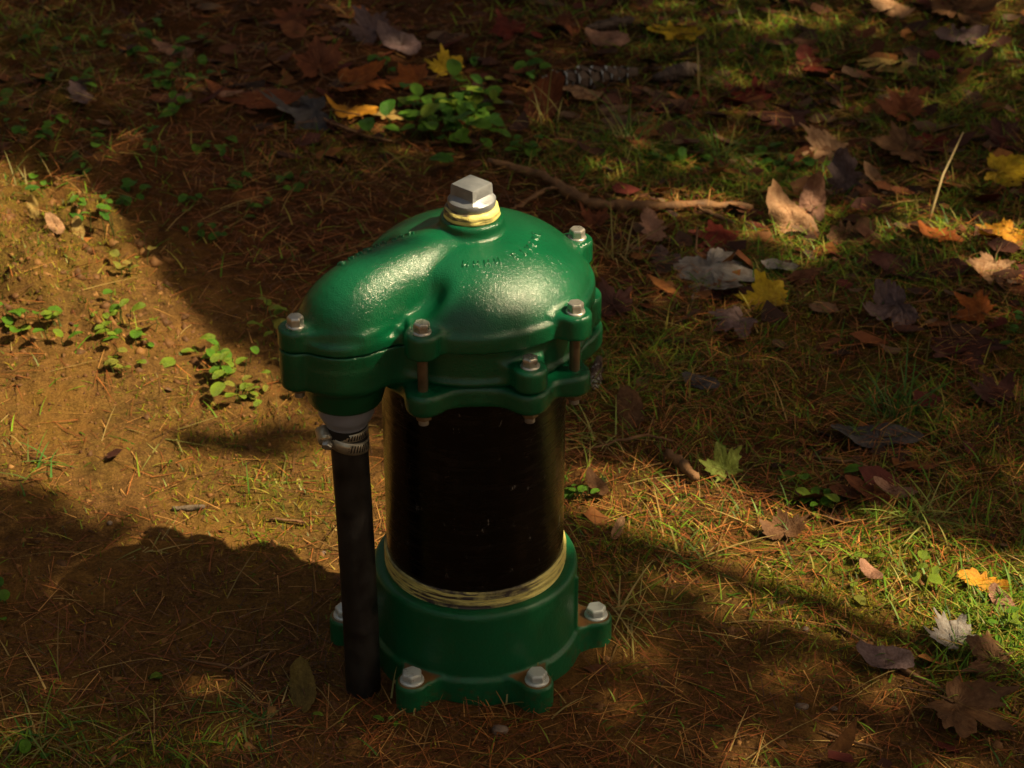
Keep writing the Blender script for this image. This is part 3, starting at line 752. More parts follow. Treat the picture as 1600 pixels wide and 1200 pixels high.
LEAVES = [
 (1108, 432, 175, 'maple', 'grey', 'large pale grey maple leaf lying face down beside the yellow leaf', 200, 10, .7),
 (1200, 486, 80, 'maple', 'yellow', 'bright yellow maple leaf standing out below the pale grey leaf', 20, 28, .6),
 (1238, 362, 84, 'oval', 'tan', 'sunlit tan curled leaf touching the end of the fallen branch', 35, 30, 1.2),
 (1267, 338, 62, 'oval', 'pink', 'pinkish brown folded leaf leaning over the sunlit tan leaf', -8, 48, 1.2),
 (1317, 300, 66, 'oak', 'mauve', 'grey brown leaf standing upright with curled sides', 8, 58, 1.0),
 (1300, 246, 84, 'maple', 'tan', 'ragged tan leaf behind the upright grey brown leaf', 60, 20, .9),
 (1366, 288, 42, 'narrow', 'tan', 'narrow twisted tan leaf right of the upright grey brown leaf', 28, 30, 1.3),
 (1560, 280, 100, 'maple', 'yellow', 'wide yellow maple leaf in the shade near the dry grass stalk', 250, 15, .8),
 (1425, 247, 95, 'maple', 'brown', 'brown maple leaf behind the narrow tan leaf', 80, 14, .7),
 (1415, 188, 84, 'maple', 'rust', 'rusty orange maple leaf above the brown maple leaf', 30, 18, .8),
 (1575, 368, 92, 'maple', 'gold', 'golden orange leaf catching sun below the wide yellow leaf', 120, 8, .9),
 (1468, 376, 56, 'oak', 'orange', 'small orange leaf glowing in sun at the foot of the grass stalk', 60, 10, 1.0),
 (1552, 428, 86, 'maple', 'tan', 'pale beige lobed leaf half in sun under the golden leaf', 160, 22, .9),
 (1402, 498, 100, 'three', 'mauve', 'grey brown leaf folded into a tent shape in shade', 110, 26, 1.4),
 (1530, 500, 72, 'maple', 'orange', 'orange red maple leaf resting on the dark maroon leaf', 45, 20, .8),
 (1498, 545, 125, 'maple', 'maroon', 'large dark maroon leaf under the orange red one', 190, 10, .6),
 (1155, 508, 78, 'maple', 'mauve', 'dull mauve leaf tucked under the bright yellow maple leaf', 130, 12, .7),
 (960, 492, 82, 'maple', 'maroon', 'dark maroon leaf just right of the green cap', 20, 15, .8),
 (1133, 388, 92, 'maple', 'red', 'dark red maple leaf above the large pale grey leaf', 75, 12, .7),
 (1020, 372, 50, 'oak', 'pink', 'small pinkish leaf under the fallen branch', 15, 20, 1.0),
 (1042, 408, 64, 'three', 'mauve', 'small greyish purple leaf left of the dark red leaf', 140, 12, .8),
 (848, 178, 74, 'oval', 'rust', 'red brown oval leaf right of the leafy green patch', -25, 42, .8),
 (912, 156, 46, 'oval', 'tan', 'tan cupped leaf in front of the long pine cone', 70, 14, 1.1),
 (700, 122, 60, 'maple', 'yellow', 'dull yellow maple leaf behind the leafy green patch', 15, 25, .8),
 (655, 135, 80, 'maple', 'orange', 'orange leaf left of the dull yellow maple leaf', 100, 10, .7),
 (545, 140, 112, 'maple', 'orange', 'broad orange brown leaf lying above the dark slate leaf', 250, 10, .8),
 (500, 118, 84, 'maple', 'rust', 'rust coloured leaf with its tip raised behind the broad orange brown leaf', 10, 26, .8),
 (492, 190, 118, 'three', 'slate', 'dark slate leaf with a pale rim left of the sunlit scrap', 95, 18, 1.1),
 (604, 187, 52, 'oak', 'straw', 'sunlit straw coloured leaf at the left edge of the green patch', 70, 12, .9),
 (556, 186, 62, 'oak', 'gold', 'golden leaf scrap beside the sunlit straw coloured leaf', 80, 6, .9),
 (1058, 62, 66, 'oak', 'yellow', 'bright yellow leaf alone in the grass at the far side', 85, 15, .8),
 (950, 69, 50, 'oval', 'pink', 'pale oval leaf behind the long pine cone', 80, 15, .8),
 (585, 62, 78, 'three', 'mauve', 'grey folded leaf at the far edge above the orange leaf', 40, 22, 1.2),
 (626, 78, 62, 'oval', 'mauve', 'greyish oval leaf touching the grey folded leaf', 50, 18, .8),
 (1380, 112, 56, 'oval', 'straw', 'straw coloured leaf lying flat in far shade', 80, 10, .7),
 (1392, 22, 56, 'oval', 'tan', 'pale tan leaf at the far edge left of the big brown leaf', 60, 20, .9),
 (1490, 18, 120, 'maple', 'brown', 'big brown leaf at the far edge of the grass', 200, 16, .8),
 (1500, 68, 62, 'oak', 'mauve', 'greyish leaf just in front of the big far brown leaf', 100, 16, .8),
 (1224, 842, 74, 'three', 'brown', 'brown three lobed leaf flat on the sunlit soil', 6, 8, .6),
 (1133, 752, 66, 'maple', 'lime', 'pale green maple leaf standing at the edge of the sun', 20, 45, .7),
 (1362, 784, 66, 'narrow', 'rust', 'red brown narrow leaf leaning by the bright grass tuft', 60, 24, 1.2),
 (1398, 776, 52, 'narrow', 'pink', 'pinkish leaf half in sun against the red brown narrow leaf', 70, 20, 1.1),
 (1492, 1012, 80, 'maple', 'grey', 'grey lobed leaf at the edge of the sunny patch', 30, 18, 1.0),
 (1384, 1042, 66, 'oval', 'mauve', 'flat grey brown leaf casting a dark edge left of the grey lobed leaf', 75, 8, .8),
 (1492, 1112, 150, 'maple', 'brown', 'very large dull brown maple leaf in near shade', 230, 5, .5),
 (1556, 1046, 92, 'maple', 'brown', 'brown crumpled leaf between the grey lobed leaf and the very large one', 60, 14, 1.0),
 (1372, 692, 100, 'oval', 'slate', 'dark slate oval leaf in shade behind the bright grass tuft', 85, 6, .6),
 (1096, 606, 44, 'oval', 'slate', 'small slate grey leaf in the brown needles', 70, 8, .8),
 (984, 652, 64, 'oval', 'brown', 'dull brown leaf near the casing in brown needles', 10, 14, .9),
 (474, 1090, 62, 'oval', 'olive', 'olive brown leaf leaning at the foot of the black hose', 10, 35, .5),
 (53, 336, 28, 'oval', 'straw', 'upright dry straw leaf at the far corner of the sunlit bank', 10, 62, .7),
 (88, 362, 32, 'oval', 'tan', 'dry tan leaf second from the bank corner', 40, 40, .8),
 (124, 370, 28, 'oval', 'straw', 'dry straw leaf at the shadow line of the bank', 12, 60, .7),
 (1360, 905, 34, 'oval', 'pink', 'small pinkish leaf on the sunny soil', 40, 10, .8),
 (1537, 922, 58, 'oak', 'gold', 'golden scrap of leaf on the sunlit grass', 70, 10, .8),
 (1565, 950, 42, 'oval', 'pink', 'pink leaf under the golden scrap', 30, 20, .9),
 (1218, 425, 40, 'narrow', 'grey', 'thin whitish leaf edge above the grassy shade', 80, 10, 1.2),
 (933, 770, 40, 'oval', 'brown', 'little brown leaf beside the casing on sunny soil', 30, 16, .9),
 (965, 838, 34, 'narrow', 'tan', 'tiny tan leaf near the collar', -20, 20, .8),
 (1455, 230, 80, 'maple', 'red', 'dark red leaf between the brown and the wide yellow leaves', 140, 8, .7),
 (1180, 165, 90, 'maple', 'red', 'dark red leaf lying in far shade right of the pine cones', 50, 8, .7),
 (1270, 110, 60, 'oak', 'red', 'small dark red leaf left of the flat straw leaf', 20, 10, .8),
 (1215, 190, 110, 'maple', 'maroon', 'wide maroon leaf under the far dark red leaf', 210, 6, .6),
 (1330, 378, 60, 'oak', 'brown', 'small brown leaf in sun right of the curled tan leaf', 120, 12, .9),
 (1570, 225, 70, 'maple', 'maroon', 'maroon leaf behind the wide yellow leaf', 20, 12, .8),
 (1440, 430, 110, 'oval', 'maroon', 'long dark maroon leaf behind the tent shaped leaf', 84, 6, .7),
 (1560, 630, 80, 'maple', 'maroon', 'dull maroon leaf below the large dark maroon one', 20, 8, .8),
 (800, 60, 70, 'maple', 'red', 'dark red leaf at the far edge above the red brown oval leaf', 30, 10, .8),
 (890, 40, 80, 'maple', 'rust', 'rusty leaf at the far edge above the long pine cone', 130, 10, .8),
 (470, 40, 80, 'maple', 'rust', 'rusty leaf at the far left edge above the rust coloured leaf', 70, 12, .8),
 (405, 165, 110, 'narrow', 'rust', 'long rusty strip of leaf left of the dark slate leaf', 84, 6, .7),
 (353, 153, 44, 'narrow', 'pink', 'short pale strip at the left end of the rusty strip', 82, 6, .7),
 (275, 90, 52, 'narrow', 'pink', 'pale brown curled leaf by the far left plants', 70, 14, 1.1),
 (128, 160, 44, 'oak', 'mauve', 'small lilac grey leaf among the far left plants', 30, 16, 1.0),
 (930, 360, 60, 'three', 'rust', 'rusty leaf just behind the cap bolt', 30, 14, .9),
]
for i, (px, py, wpx, kind, c, lab, rot, tilt, curl) in enumerate(LEAVES):
    fallen(px, py, wpx, kind, c, lab, rot, tilt, 0.006 + 0.0006 * (i % 5), curl)

# small broad leaved plants -------------------------------------------------
def small_leaf_mesh(v):
    th, ro, _ = blade_oval(14, (0.78, 0.62, 0.7)[v], 0.0, v); V = [(0, 0, 0)]
    for s in (0.55, 1.0):
        for i in range(14): V.append((ro[i] * s * math.cos(th[i]), ro[i] * s * math.sin(th[i]), 0))
    V = np.array(V); V[:, 2] = 0.22 * np.abs(V[:, 0]) - 0.16 * V[:, 1] ** 2 + 0.05 * np.sin(6 * V[:, 1])
    V[:, 1] += 1.0
    F = [(0, 1 + i, 1 + (i + 1) % 14) for i in range(14)] + [(1 + i, 15 + i, 15 + (i + 1) % 14, 1 + (i + 1) % 14) for i in range(14)]
    return V, F
SLM = {}
def slm(v, shade):
    if (v, shade) not in SLM:
        V, F = small_leaf_mesh(v); me = bpy.data.meshes.new('leaf'); me.from_pydata(V.tolist(), [], F); me.update()
        me.polygons.foreach_set('use_smooth', np.ones(len(F), bool))
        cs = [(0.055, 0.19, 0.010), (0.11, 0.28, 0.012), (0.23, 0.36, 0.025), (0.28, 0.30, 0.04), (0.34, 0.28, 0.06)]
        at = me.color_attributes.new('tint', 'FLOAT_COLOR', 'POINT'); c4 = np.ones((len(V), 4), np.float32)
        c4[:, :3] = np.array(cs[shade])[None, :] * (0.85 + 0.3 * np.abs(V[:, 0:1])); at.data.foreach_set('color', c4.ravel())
        me.materials.append(M['plant']); SLM[(v, shade)] = me
    return SLM[(v, shade)]

def plant(px, py, wpx, hpx, n, lpx, label, shades=(0, 1), rise=0.02, name='broadleaf_plant', group='small leafy plants in the forest floor'):
    p0, D = ground_at(px, py); root = empty(name, p0); tag(root, label, 'plant', group)
    rr = random.Random(int(px * 3 + py)); ls = lpx / FPX * D / 1.6
    V = []; Fs = []
    for i in range(n):
        qx = px + rr.gauss(0, 0.27) * wpx; qy = py + rr.gauss(0, 0.27) * hpx
        q, _ = ground_at(qx, qy)
        h = rise * (0.35 + 0.9 * rr.random()); s = ls * rr.uniform(0.55, 1.2)
        o = bpy.data.objects.new('leaf', slm(rr.randrange(3), rr.choice(shades))); link(o, root)
        top = Vector(q) + Vector((0, 0, h)) - Vector(p0)
        o.matrix_basis = Matrix.Translation(top) @ Matrix.Rotation(rr.uniform(0, 6.28), 4, 'Z') @ Matrix.Rotation(R(rr.uniform(-22, 30)), 4, 'X') @ Matrix.Rotation(R(rr.uniform(-18, 18)), 4, 'Y') @ Matrix.Scale(s, 4)
        base = Vector((top.x * 0.8 + rr.uniform(-.004, .004), top.y * 0.8, float(height(p0[0] + top.x * .8, p0[1] + top.y * .8)) - p0[2] - 0.002))
        k = len(V); mid = (base + top) / 2 + Vector((rr.uniform(-.003, .003), 0, 0.002))
        for c in (base, mid, top):
            for a in range(3): V.append(c + Vector((0.0007 * math.cos(a * 2.1), 0.0007 * math.sin(a * 2.1), 0)))
        for j in range(2):
            for a in range(3): Fs.append((k + j * 3 + a, k + j * 3 + (a + 1) % 3, k + j * 3 + 3 + (a + 1) % 3, k + j * 3 + 3 + a))
    mesh_from('stem', V, Fs, M['plant'], root, col=np.tile([0.09, 0.12, 0.03], (len(V), 1)))['kind'] = 'stuff'
    return root

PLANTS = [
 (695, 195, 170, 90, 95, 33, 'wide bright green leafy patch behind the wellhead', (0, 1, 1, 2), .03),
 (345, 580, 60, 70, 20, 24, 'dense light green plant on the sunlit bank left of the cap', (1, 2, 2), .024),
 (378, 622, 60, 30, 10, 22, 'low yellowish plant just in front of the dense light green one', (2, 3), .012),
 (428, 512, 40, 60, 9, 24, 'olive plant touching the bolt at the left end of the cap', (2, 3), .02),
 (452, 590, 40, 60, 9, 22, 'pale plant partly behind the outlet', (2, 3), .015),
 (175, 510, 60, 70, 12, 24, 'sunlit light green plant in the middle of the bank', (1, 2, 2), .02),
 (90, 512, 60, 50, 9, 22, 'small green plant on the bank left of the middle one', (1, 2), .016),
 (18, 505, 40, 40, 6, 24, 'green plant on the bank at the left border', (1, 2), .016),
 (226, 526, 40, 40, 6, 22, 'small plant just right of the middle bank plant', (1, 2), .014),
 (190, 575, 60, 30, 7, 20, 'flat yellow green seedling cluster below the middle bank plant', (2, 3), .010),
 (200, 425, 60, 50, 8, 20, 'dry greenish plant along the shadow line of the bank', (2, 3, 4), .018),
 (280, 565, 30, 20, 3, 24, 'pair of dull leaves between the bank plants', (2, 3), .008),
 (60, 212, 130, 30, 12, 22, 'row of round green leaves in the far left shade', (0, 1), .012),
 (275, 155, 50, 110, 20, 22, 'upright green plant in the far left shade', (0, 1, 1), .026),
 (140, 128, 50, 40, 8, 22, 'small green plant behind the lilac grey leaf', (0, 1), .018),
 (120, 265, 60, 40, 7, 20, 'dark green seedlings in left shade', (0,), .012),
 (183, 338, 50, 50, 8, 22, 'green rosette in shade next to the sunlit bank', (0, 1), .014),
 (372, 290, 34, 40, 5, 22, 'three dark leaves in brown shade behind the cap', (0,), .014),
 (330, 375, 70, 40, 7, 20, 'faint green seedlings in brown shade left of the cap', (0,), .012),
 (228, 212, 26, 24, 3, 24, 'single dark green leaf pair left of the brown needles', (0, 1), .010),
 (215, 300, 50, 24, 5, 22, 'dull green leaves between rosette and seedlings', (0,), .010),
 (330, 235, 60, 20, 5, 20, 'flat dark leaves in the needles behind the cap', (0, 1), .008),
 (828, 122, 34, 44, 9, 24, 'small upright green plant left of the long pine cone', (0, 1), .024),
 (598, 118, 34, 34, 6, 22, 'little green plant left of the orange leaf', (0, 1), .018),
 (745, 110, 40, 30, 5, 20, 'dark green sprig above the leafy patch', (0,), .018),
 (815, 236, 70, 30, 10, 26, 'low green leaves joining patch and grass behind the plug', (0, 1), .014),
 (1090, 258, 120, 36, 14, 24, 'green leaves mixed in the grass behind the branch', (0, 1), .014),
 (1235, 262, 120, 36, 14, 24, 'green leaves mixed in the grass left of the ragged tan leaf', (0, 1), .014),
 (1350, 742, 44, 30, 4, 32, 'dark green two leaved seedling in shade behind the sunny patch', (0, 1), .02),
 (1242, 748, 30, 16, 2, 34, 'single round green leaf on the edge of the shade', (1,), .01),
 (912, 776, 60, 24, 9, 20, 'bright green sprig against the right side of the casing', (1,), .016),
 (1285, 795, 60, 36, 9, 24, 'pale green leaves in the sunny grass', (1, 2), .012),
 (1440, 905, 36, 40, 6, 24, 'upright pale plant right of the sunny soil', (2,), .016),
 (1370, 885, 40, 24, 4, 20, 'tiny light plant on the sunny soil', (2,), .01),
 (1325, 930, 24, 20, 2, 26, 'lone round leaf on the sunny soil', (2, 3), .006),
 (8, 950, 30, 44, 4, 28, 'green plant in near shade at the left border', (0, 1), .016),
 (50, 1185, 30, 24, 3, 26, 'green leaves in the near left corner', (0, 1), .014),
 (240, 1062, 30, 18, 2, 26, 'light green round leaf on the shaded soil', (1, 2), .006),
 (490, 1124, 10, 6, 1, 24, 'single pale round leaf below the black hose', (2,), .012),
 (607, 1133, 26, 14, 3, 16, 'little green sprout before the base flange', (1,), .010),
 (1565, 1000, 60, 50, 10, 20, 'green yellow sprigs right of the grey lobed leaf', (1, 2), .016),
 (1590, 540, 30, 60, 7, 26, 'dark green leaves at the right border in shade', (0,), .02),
]
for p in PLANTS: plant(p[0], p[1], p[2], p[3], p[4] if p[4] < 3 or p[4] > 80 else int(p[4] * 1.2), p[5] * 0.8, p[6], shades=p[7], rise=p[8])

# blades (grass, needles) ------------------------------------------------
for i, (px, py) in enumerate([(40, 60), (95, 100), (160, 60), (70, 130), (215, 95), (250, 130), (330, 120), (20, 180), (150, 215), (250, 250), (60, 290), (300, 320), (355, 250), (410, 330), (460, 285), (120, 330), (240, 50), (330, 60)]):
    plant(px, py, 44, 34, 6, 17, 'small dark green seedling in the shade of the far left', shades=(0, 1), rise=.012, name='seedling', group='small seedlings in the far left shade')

def blades(name, P, az, L, bend, wd, col, m, up=1.0, parent=None, segs=3):
    """tapered strips: P roots, az azimuth, L length, bend 0..1 (0 upright, 1 flat)"""
    n = len(P); ts = np.linspace(0, 1, segs + 1)
    d = np.stack([np.cos(az), np.sin(az), np.zeros(n)], -1); s = np.stack([-np.sin(az), np.cos(az), np.zeros(n)], -1)
    V = np.zeros((n, segs + 1, 2, 3))
    for j, t in enumerate(ts):
        ang = (math.pi / 2) * (1 - bend) * (1 - 0.0 * t) ; ang = ang * (1 - 0.75 * t * bend)
        hor = np.cos(ang) * t * L; ver = np.sin(ang) * t * L * (1 - 0.35 * t * bend)
        c = P + d * hor[:, None]; c[:, 2] += ver * up
        ww = (wd * (1 - t) ** 0.6 * 0.5 + wd * 0.06)[:, None]
        V[:, j, 0] = c - s * ww; V[:, j, 1] = c + s * ww
    k = (np.arange(n) * (segs + 1) * 2)[:, None, None]
    q = np.arange(segs)[None, :, None] * 2 + np.array([0, 1, 3, 2])[None, None, :]
    F = (k + q).reshape(-1, 4)
    C = np.repeat(col, (segs + 1) * 2, 0)
    return mesh_from(name, V.reshape(-1, 3), F, m, parent, col=C)

def scatter(n, wfun, margin=260):
    """ground points spread evenly over the view and a margin round it"""
    out = []
    while len(out) < n:
        k = n * 3
        px = rng.uniform(-margin, 1600 + margin, k); py = rng.uniform(-margin * .6, 1200 + margin * 1.3, k)
        wgt = wfun(px, py); keep = rng.random(k) < wgt
        out += list(zip(px[keep], py[keep]))
    out = np.array(out[:n]); px, py = out.T
    a = (px - 800) / FPX; b = (600 - py) / FPX
    rx = a; ry = FW[1] + UP[1] * b; rz = FW[2] + UP[2] * b
    t = -CAM[2] / rz
    P = np.stack([CAM[0] + rx * t, CAM[1] + ry * t, 0 * t], -1)
    bad = (np.hypot(P[:, 0], P[:, 1]) < 0.118) | (np.hypot(P[:, 0] - OUT[0], P[:, 1] - OUT[1] + 0.004) < 0.02)
    P[:, 2] = height(P[:, 0], P[:, 1]); 
    return P[~bad], px[~bad], py[~bad]

def pal(n, cols, jit=0.25):
    c = np.array(cols)[rng.integers(0, len(cols), n)]
    return c * (1 + jit * rng.standard_normal((n, 1))).clip(0.35, 1.8)

NEED = [(0.20, 0.06, 0.018), (0.30, 0.10, 0.025), (0.12, 0.035, 0.012), (0.34, 0.17, 0.05), (0.17, 0.05, 0.015), (0.09, 0.04, 0.02)]
def w_need(px, py): return np.clip(0.95 - 0.82 * soil_w(px, py) + 0.25 * blob(px, py, 250, 1080, 420, 160) + 0.25 * blob(px, py, 800, 1150, 400, 60), 0.004, 1)
P, px, py = scatter(32000, w_need)
n = len(P); P[:, 2] += rng.uniform(0.0, 0.012, n) * (1 - soil_w(px, py) * .8) + 0.001
ob = blades('pine_needles', P, rng.uniform(0, 6.283, n), rng.uniform(0.015, 0.060, n), rng.uniform(0.86, 1.04, n), rng.uniform(0.0006, 0.0012, n), pal(n, NEED), M['needle'], segs=2)
tag(ob, 'reddish brown pine needles strewn over the ground', 'pine needles', kind='stuff')

GR = [(0.09, 0.20, 0.012), (0.14, 0.25, 0.015), (0.20, 0.26, 0.02), (0.05, 0.12, 0.01), (0.26, 0.23, 0.04)]
def w_grass(px, py):
    g = (0.02 + 0.11 * moss_w(px, py)) * (1 - .93 * soil_w(px, py))
    for b in ((1000, 250, 150, 40, 1), (1180, 270, 140, 30, 1), (1480, 330, 120, 40, .6), (1180, 60, 200, 90, .75), (1500, 130, 170, 110, .6), (1340, 390, 260, 60, .7), (860, 30, 120, 40, .4), (1000, 560, 110, 70, .35),
              (1420, 850, 220, 60, .16), (1560, 980, 90, 90, .6), (1440, 640, 90, 40, .5),  (150, 1180, 220, 40, .06),
              (1130, 420, 90, 40, .3), (60, 60, 120, 60, .3)):
        g = np.maximum(g, b[4] * blob(px, py, *b[:4]))
    return g
P, px, py = scatter(21000, w_grass)
n = len(P)
ob = blades('short_grass', P, rng.uniform(0, 6.283, n), rng.uniform(0.010, 0.042, n) , rng.uniform(0.25, 0.95, n), rng.uniform(0.0011, 0.0024, n), pal(n, GR), M['grass'])
tag(ob, 'short green and yellowing grass in patches', 'grass', kind='stuff')

MO = [(0.15, 0.18, 0.012), (0.24, 0.22, 0.015), (0.08, 0.12, 0.01), (0.26, 0.18, 0.02)]
P, px, py = scatter(56000, lambda a, b: np.clip(moss_w(a, b) * (vnoise(a / 800, b / 500, 9, 4) > -0.35), 0, 1) * .9 + .02)
n = len(P)
ob = blades('moss', P, rng.uniform(0, 6.283, n), rng.uniform(0.004, 0.012, n), rng.uniform(0.0, 0.8, n), rng.uniform(0.0010, 0.0022, n), pal(n, MO), M['grass'], segs=1)
tag(ob, 'yellow green moss creeping over the soil', 'moss', kind='stuff')

DRY = [(0.30, 0.21, 0.07), (0.38, 0.27, 0.10), (0.20, 0.12, 0.04)]
P, px, py = scatter(1500, lambda a, b: (0.25 + 0.5 * w_grass(a, b)) * (1 - .85 * soil_w(a, b)) + .3 * blob(a, b, 150, 1120, 300, 90))
n = len(P)
ob = blades('dry_grass_stems', P, rng.uniform(0, 6.283, n), rng.uniform(0.03, 0.10, n), rng.uniform(0.70, 1.0, n), rng.uniform(0.0010, 0.0018, n), pal(n, DRY), M['grass'])
tag(ob, 'thin straw coloured dead grass stems lying about', 'dead grass', kind='stuff')

# crumbled leaf litter: small curled polygons
def flakes(name, P, size, col, m, lift=0.006, n=6):
    k = len(P); V = np.zeros((k, n + 1, 3)); az = rng.uniform(0, 6.283, k)
    tx = rng.normal(0, .30, k); ty = rng.normal(0, .30, k); cu = rng.uniform(-.5, .9, k)
    for i in range(n):
        a = az + 2 * math.pi * i / n; r = size * rng.uniform(0.45, 1.15, k)
        dx = r * np.cos(a) * 1.25; dy = r * np.sin(a) * 0.8
        V[:, i + 1, 0] = dx; V[:, i + 1, 1] = dy; V[:, i + 1, 2] = dx * tx + dy * ty + cu * r * r / size * 0.6
    V += P[:, None, :]; V[:, :, 2] += (lift * rng.uniform(0.2, 1, k))[:, None] + (size * .15)[:, None]
    F = (np.arange(k)[:, None, None] * (n + 1) + np.array([[0, 1 + i, 1 + (i + 1) % n] for i in range(n)])[None]).reshape(-1, 3)
    return mesh_from(name, V.reshape(-1, 3), F, m, col=np.repeat(col, n + 1, 0))
LIT = [(0.10, 0.035, 0.015), (0.16, 0.05, 0.015), (0.07, 0.022, 0.014), (0.13, 0.075, 0.045), (0.22, 0.085, 0.02), (0.10, 0.015, 0.01), (0.05, 0.02, 0.012)]
def w_lit(px, py): return np.clip(0.75 * smooth(330, 90, py) * (0.45 + 0.55 * smooth(150, 500, px)) + 0.5 * smooth(900, 1100, px) * smooth(600, 430, py) + 0.10 * smooth(950, 1300, px), 0, 1) * (1 - soil_w(px, py)) ** 2 * (0.5 + 0.5 * smooth(-.6, .5, vnoise(px / 300, py / 130, 5, 3))) + 0.004
P, px, py = scatter(3600, w_lit); n = len(P)
ob = flakes('leaf_litter', P, 0.003 + 0.020 * rng.random(n) ** 2.6, pal(n, LIT, .3), M['litter'])
tag(ob, 'dark brown crumbled leaf litter between the whole leaves', 'leaf litter', kind='stuff')
# soil crumbs
def crumbs(name, P, size, col, m):
    k = len(P); base = np.array([(1, 0, 0), (-.8, .2, 0), (0, 1, .1), (.1, -1, 0), (0, .1, .85), (0, 0, -.7)])
    V = base[None] * size[:, None, None] * rng.uniform(.45, 1.4, (k, 6, 1)) + rng.normal(0, .12, (k, 6, 3)) * size[:, None, None]; a = rng.uniform(0, 6.28, k); c, s = np.cos(a)[:, None], np.sin(a)[:, None]
    V = np.stack([V[..., 0] * c - V[..., 1] * s, V[..., 0] * s + V[..., 1] * c, V[..., 2]], -1) + P[:, None, :]
    T = np.array([(0, 2, 4), (2, 1, 4), (1, 3, 4), (3, 0, 4), (2, 0, 5), (1, 2, 5), (3, 1, 5), (0, 3, 5)])
    F = (np.arange(k)[:, None, None] * 6 + T[None]).reshape(-1, 3)
    V[..., 2] -= size[:, None] * 0.25
    return mesh_from(name, V.reshape(-1, 3), F, m, shade=False, col=np.repeat(col, 6, 0))
P, px, py = scatter(30000, lambda a, b: soil_w(a, b) * .9 + .05); n = len(P)
ob = crumbs('soil_crumbs', P, 0.0004 + 0.0038 * rng.random(n) ** 3, pal(n, [(0.16, 0.07, 0.02), (0.22, 0.11, 0.032), (0.11, 0.045, 0.014), (0.20, 0.095, 0.028)]), M['litter'])
tag(ob, 'loose crumbs of orange brown soil', 'soil crumbs', kind='stuff')
P, px, py = scatter(1800, lambda a, b: smooth(-40, 30, b - np.interp(a, [-400, 0, 120, 210, 330, 450], [250, 305, 350, 430, 500, 575])) * smooth(640, 520, b) * smooth(420, 220, a) + .05 * (soil_w(a, b) > .6)); n = len(P)
ob = crumbs('soil_clods', P, 0.002 + 0.009 * rng.random(n) ** 3, pal(n, [(0.17, 0.08, 0.026), (0.24, 0.12, 0.036), (0.12, 0.055, 0.018)], .15), M['litter'])
tag(ob, 'rough clods of earth on the sunlit bank', 'clods', kind='stuff')

# individual grass tufts ---------------------------------------------------
def tuft(px, py, lpx, n, label, cols, flat=(0.2, 0.8), spread=0.012, wd=(0.0012, 0.0024), name='grass_tuft', azr=(0, 6.283)):
    p, D = ground_at(px, py); k = n
    P = np.zeros((k, 3)); P[:, 0] = rng.normal(0, spread, k); P[:, 1] = rng.normal(0, spread, k)
    L = lpx / FPX * D * rng.uniform(0.45, 1.1, k)
    o = blades(name, P, rng.uniform(*azr, k), L, rng.uniform(*flat, k), rng.uniform(*wd, k), pal(k, cols, .2), M['grass'], segs=5)
    o.location = p
    tag(o, label, 'grass', 'tufts of grass'); return o
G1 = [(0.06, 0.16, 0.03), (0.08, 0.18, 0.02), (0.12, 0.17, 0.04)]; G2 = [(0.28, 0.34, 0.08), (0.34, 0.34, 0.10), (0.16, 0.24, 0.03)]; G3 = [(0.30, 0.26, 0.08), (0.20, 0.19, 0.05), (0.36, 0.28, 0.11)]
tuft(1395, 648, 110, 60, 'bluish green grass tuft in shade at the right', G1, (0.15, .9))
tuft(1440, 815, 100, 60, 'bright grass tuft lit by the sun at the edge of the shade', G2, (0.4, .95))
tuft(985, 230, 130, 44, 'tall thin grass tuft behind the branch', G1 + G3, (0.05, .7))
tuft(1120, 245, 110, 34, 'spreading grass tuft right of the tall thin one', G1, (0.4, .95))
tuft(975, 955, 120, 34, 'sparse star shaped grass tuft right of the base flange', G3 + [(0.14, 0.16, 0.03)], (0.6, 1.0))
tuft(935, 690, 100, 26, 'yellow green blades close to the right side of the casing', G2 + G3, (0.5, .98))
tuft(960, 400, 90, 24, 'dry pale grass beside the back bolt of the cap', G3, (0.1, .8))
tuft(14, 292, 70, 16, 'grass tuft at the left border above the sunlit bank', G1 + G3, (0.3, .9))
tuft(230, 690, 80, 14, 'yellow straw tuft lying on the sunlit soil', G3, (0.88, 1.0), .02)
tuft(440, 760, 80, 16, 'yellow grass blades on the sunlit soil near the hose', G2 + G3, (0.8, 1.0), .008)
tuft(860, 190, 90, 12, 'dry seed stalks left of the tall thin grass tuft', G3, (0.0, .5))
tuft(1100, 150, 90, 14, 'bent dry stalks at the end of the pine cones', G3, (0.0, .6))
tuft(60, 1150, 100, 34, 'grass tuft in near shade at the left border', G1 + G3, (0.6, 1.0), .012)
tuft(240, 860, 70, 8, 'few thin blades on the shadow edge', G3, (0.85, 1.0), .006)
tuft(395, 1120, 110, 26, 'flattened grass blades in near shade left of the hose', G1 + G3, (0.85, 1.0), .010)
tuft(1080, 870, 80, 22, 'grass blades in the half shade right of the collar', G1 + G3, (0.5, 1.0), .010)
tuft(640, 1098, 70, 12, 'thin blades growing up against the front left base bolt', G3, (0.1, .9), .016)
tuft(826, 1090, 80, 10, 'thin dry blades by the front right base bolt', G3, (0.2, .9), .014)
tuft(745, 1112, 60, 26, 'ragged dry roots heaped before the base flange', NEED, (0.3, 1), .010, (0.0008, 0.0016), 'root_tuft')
tuft(60, 730, 60, 16, 'green blades on the left edge of the sunlit soil', G1, (0.4, .9), .012)

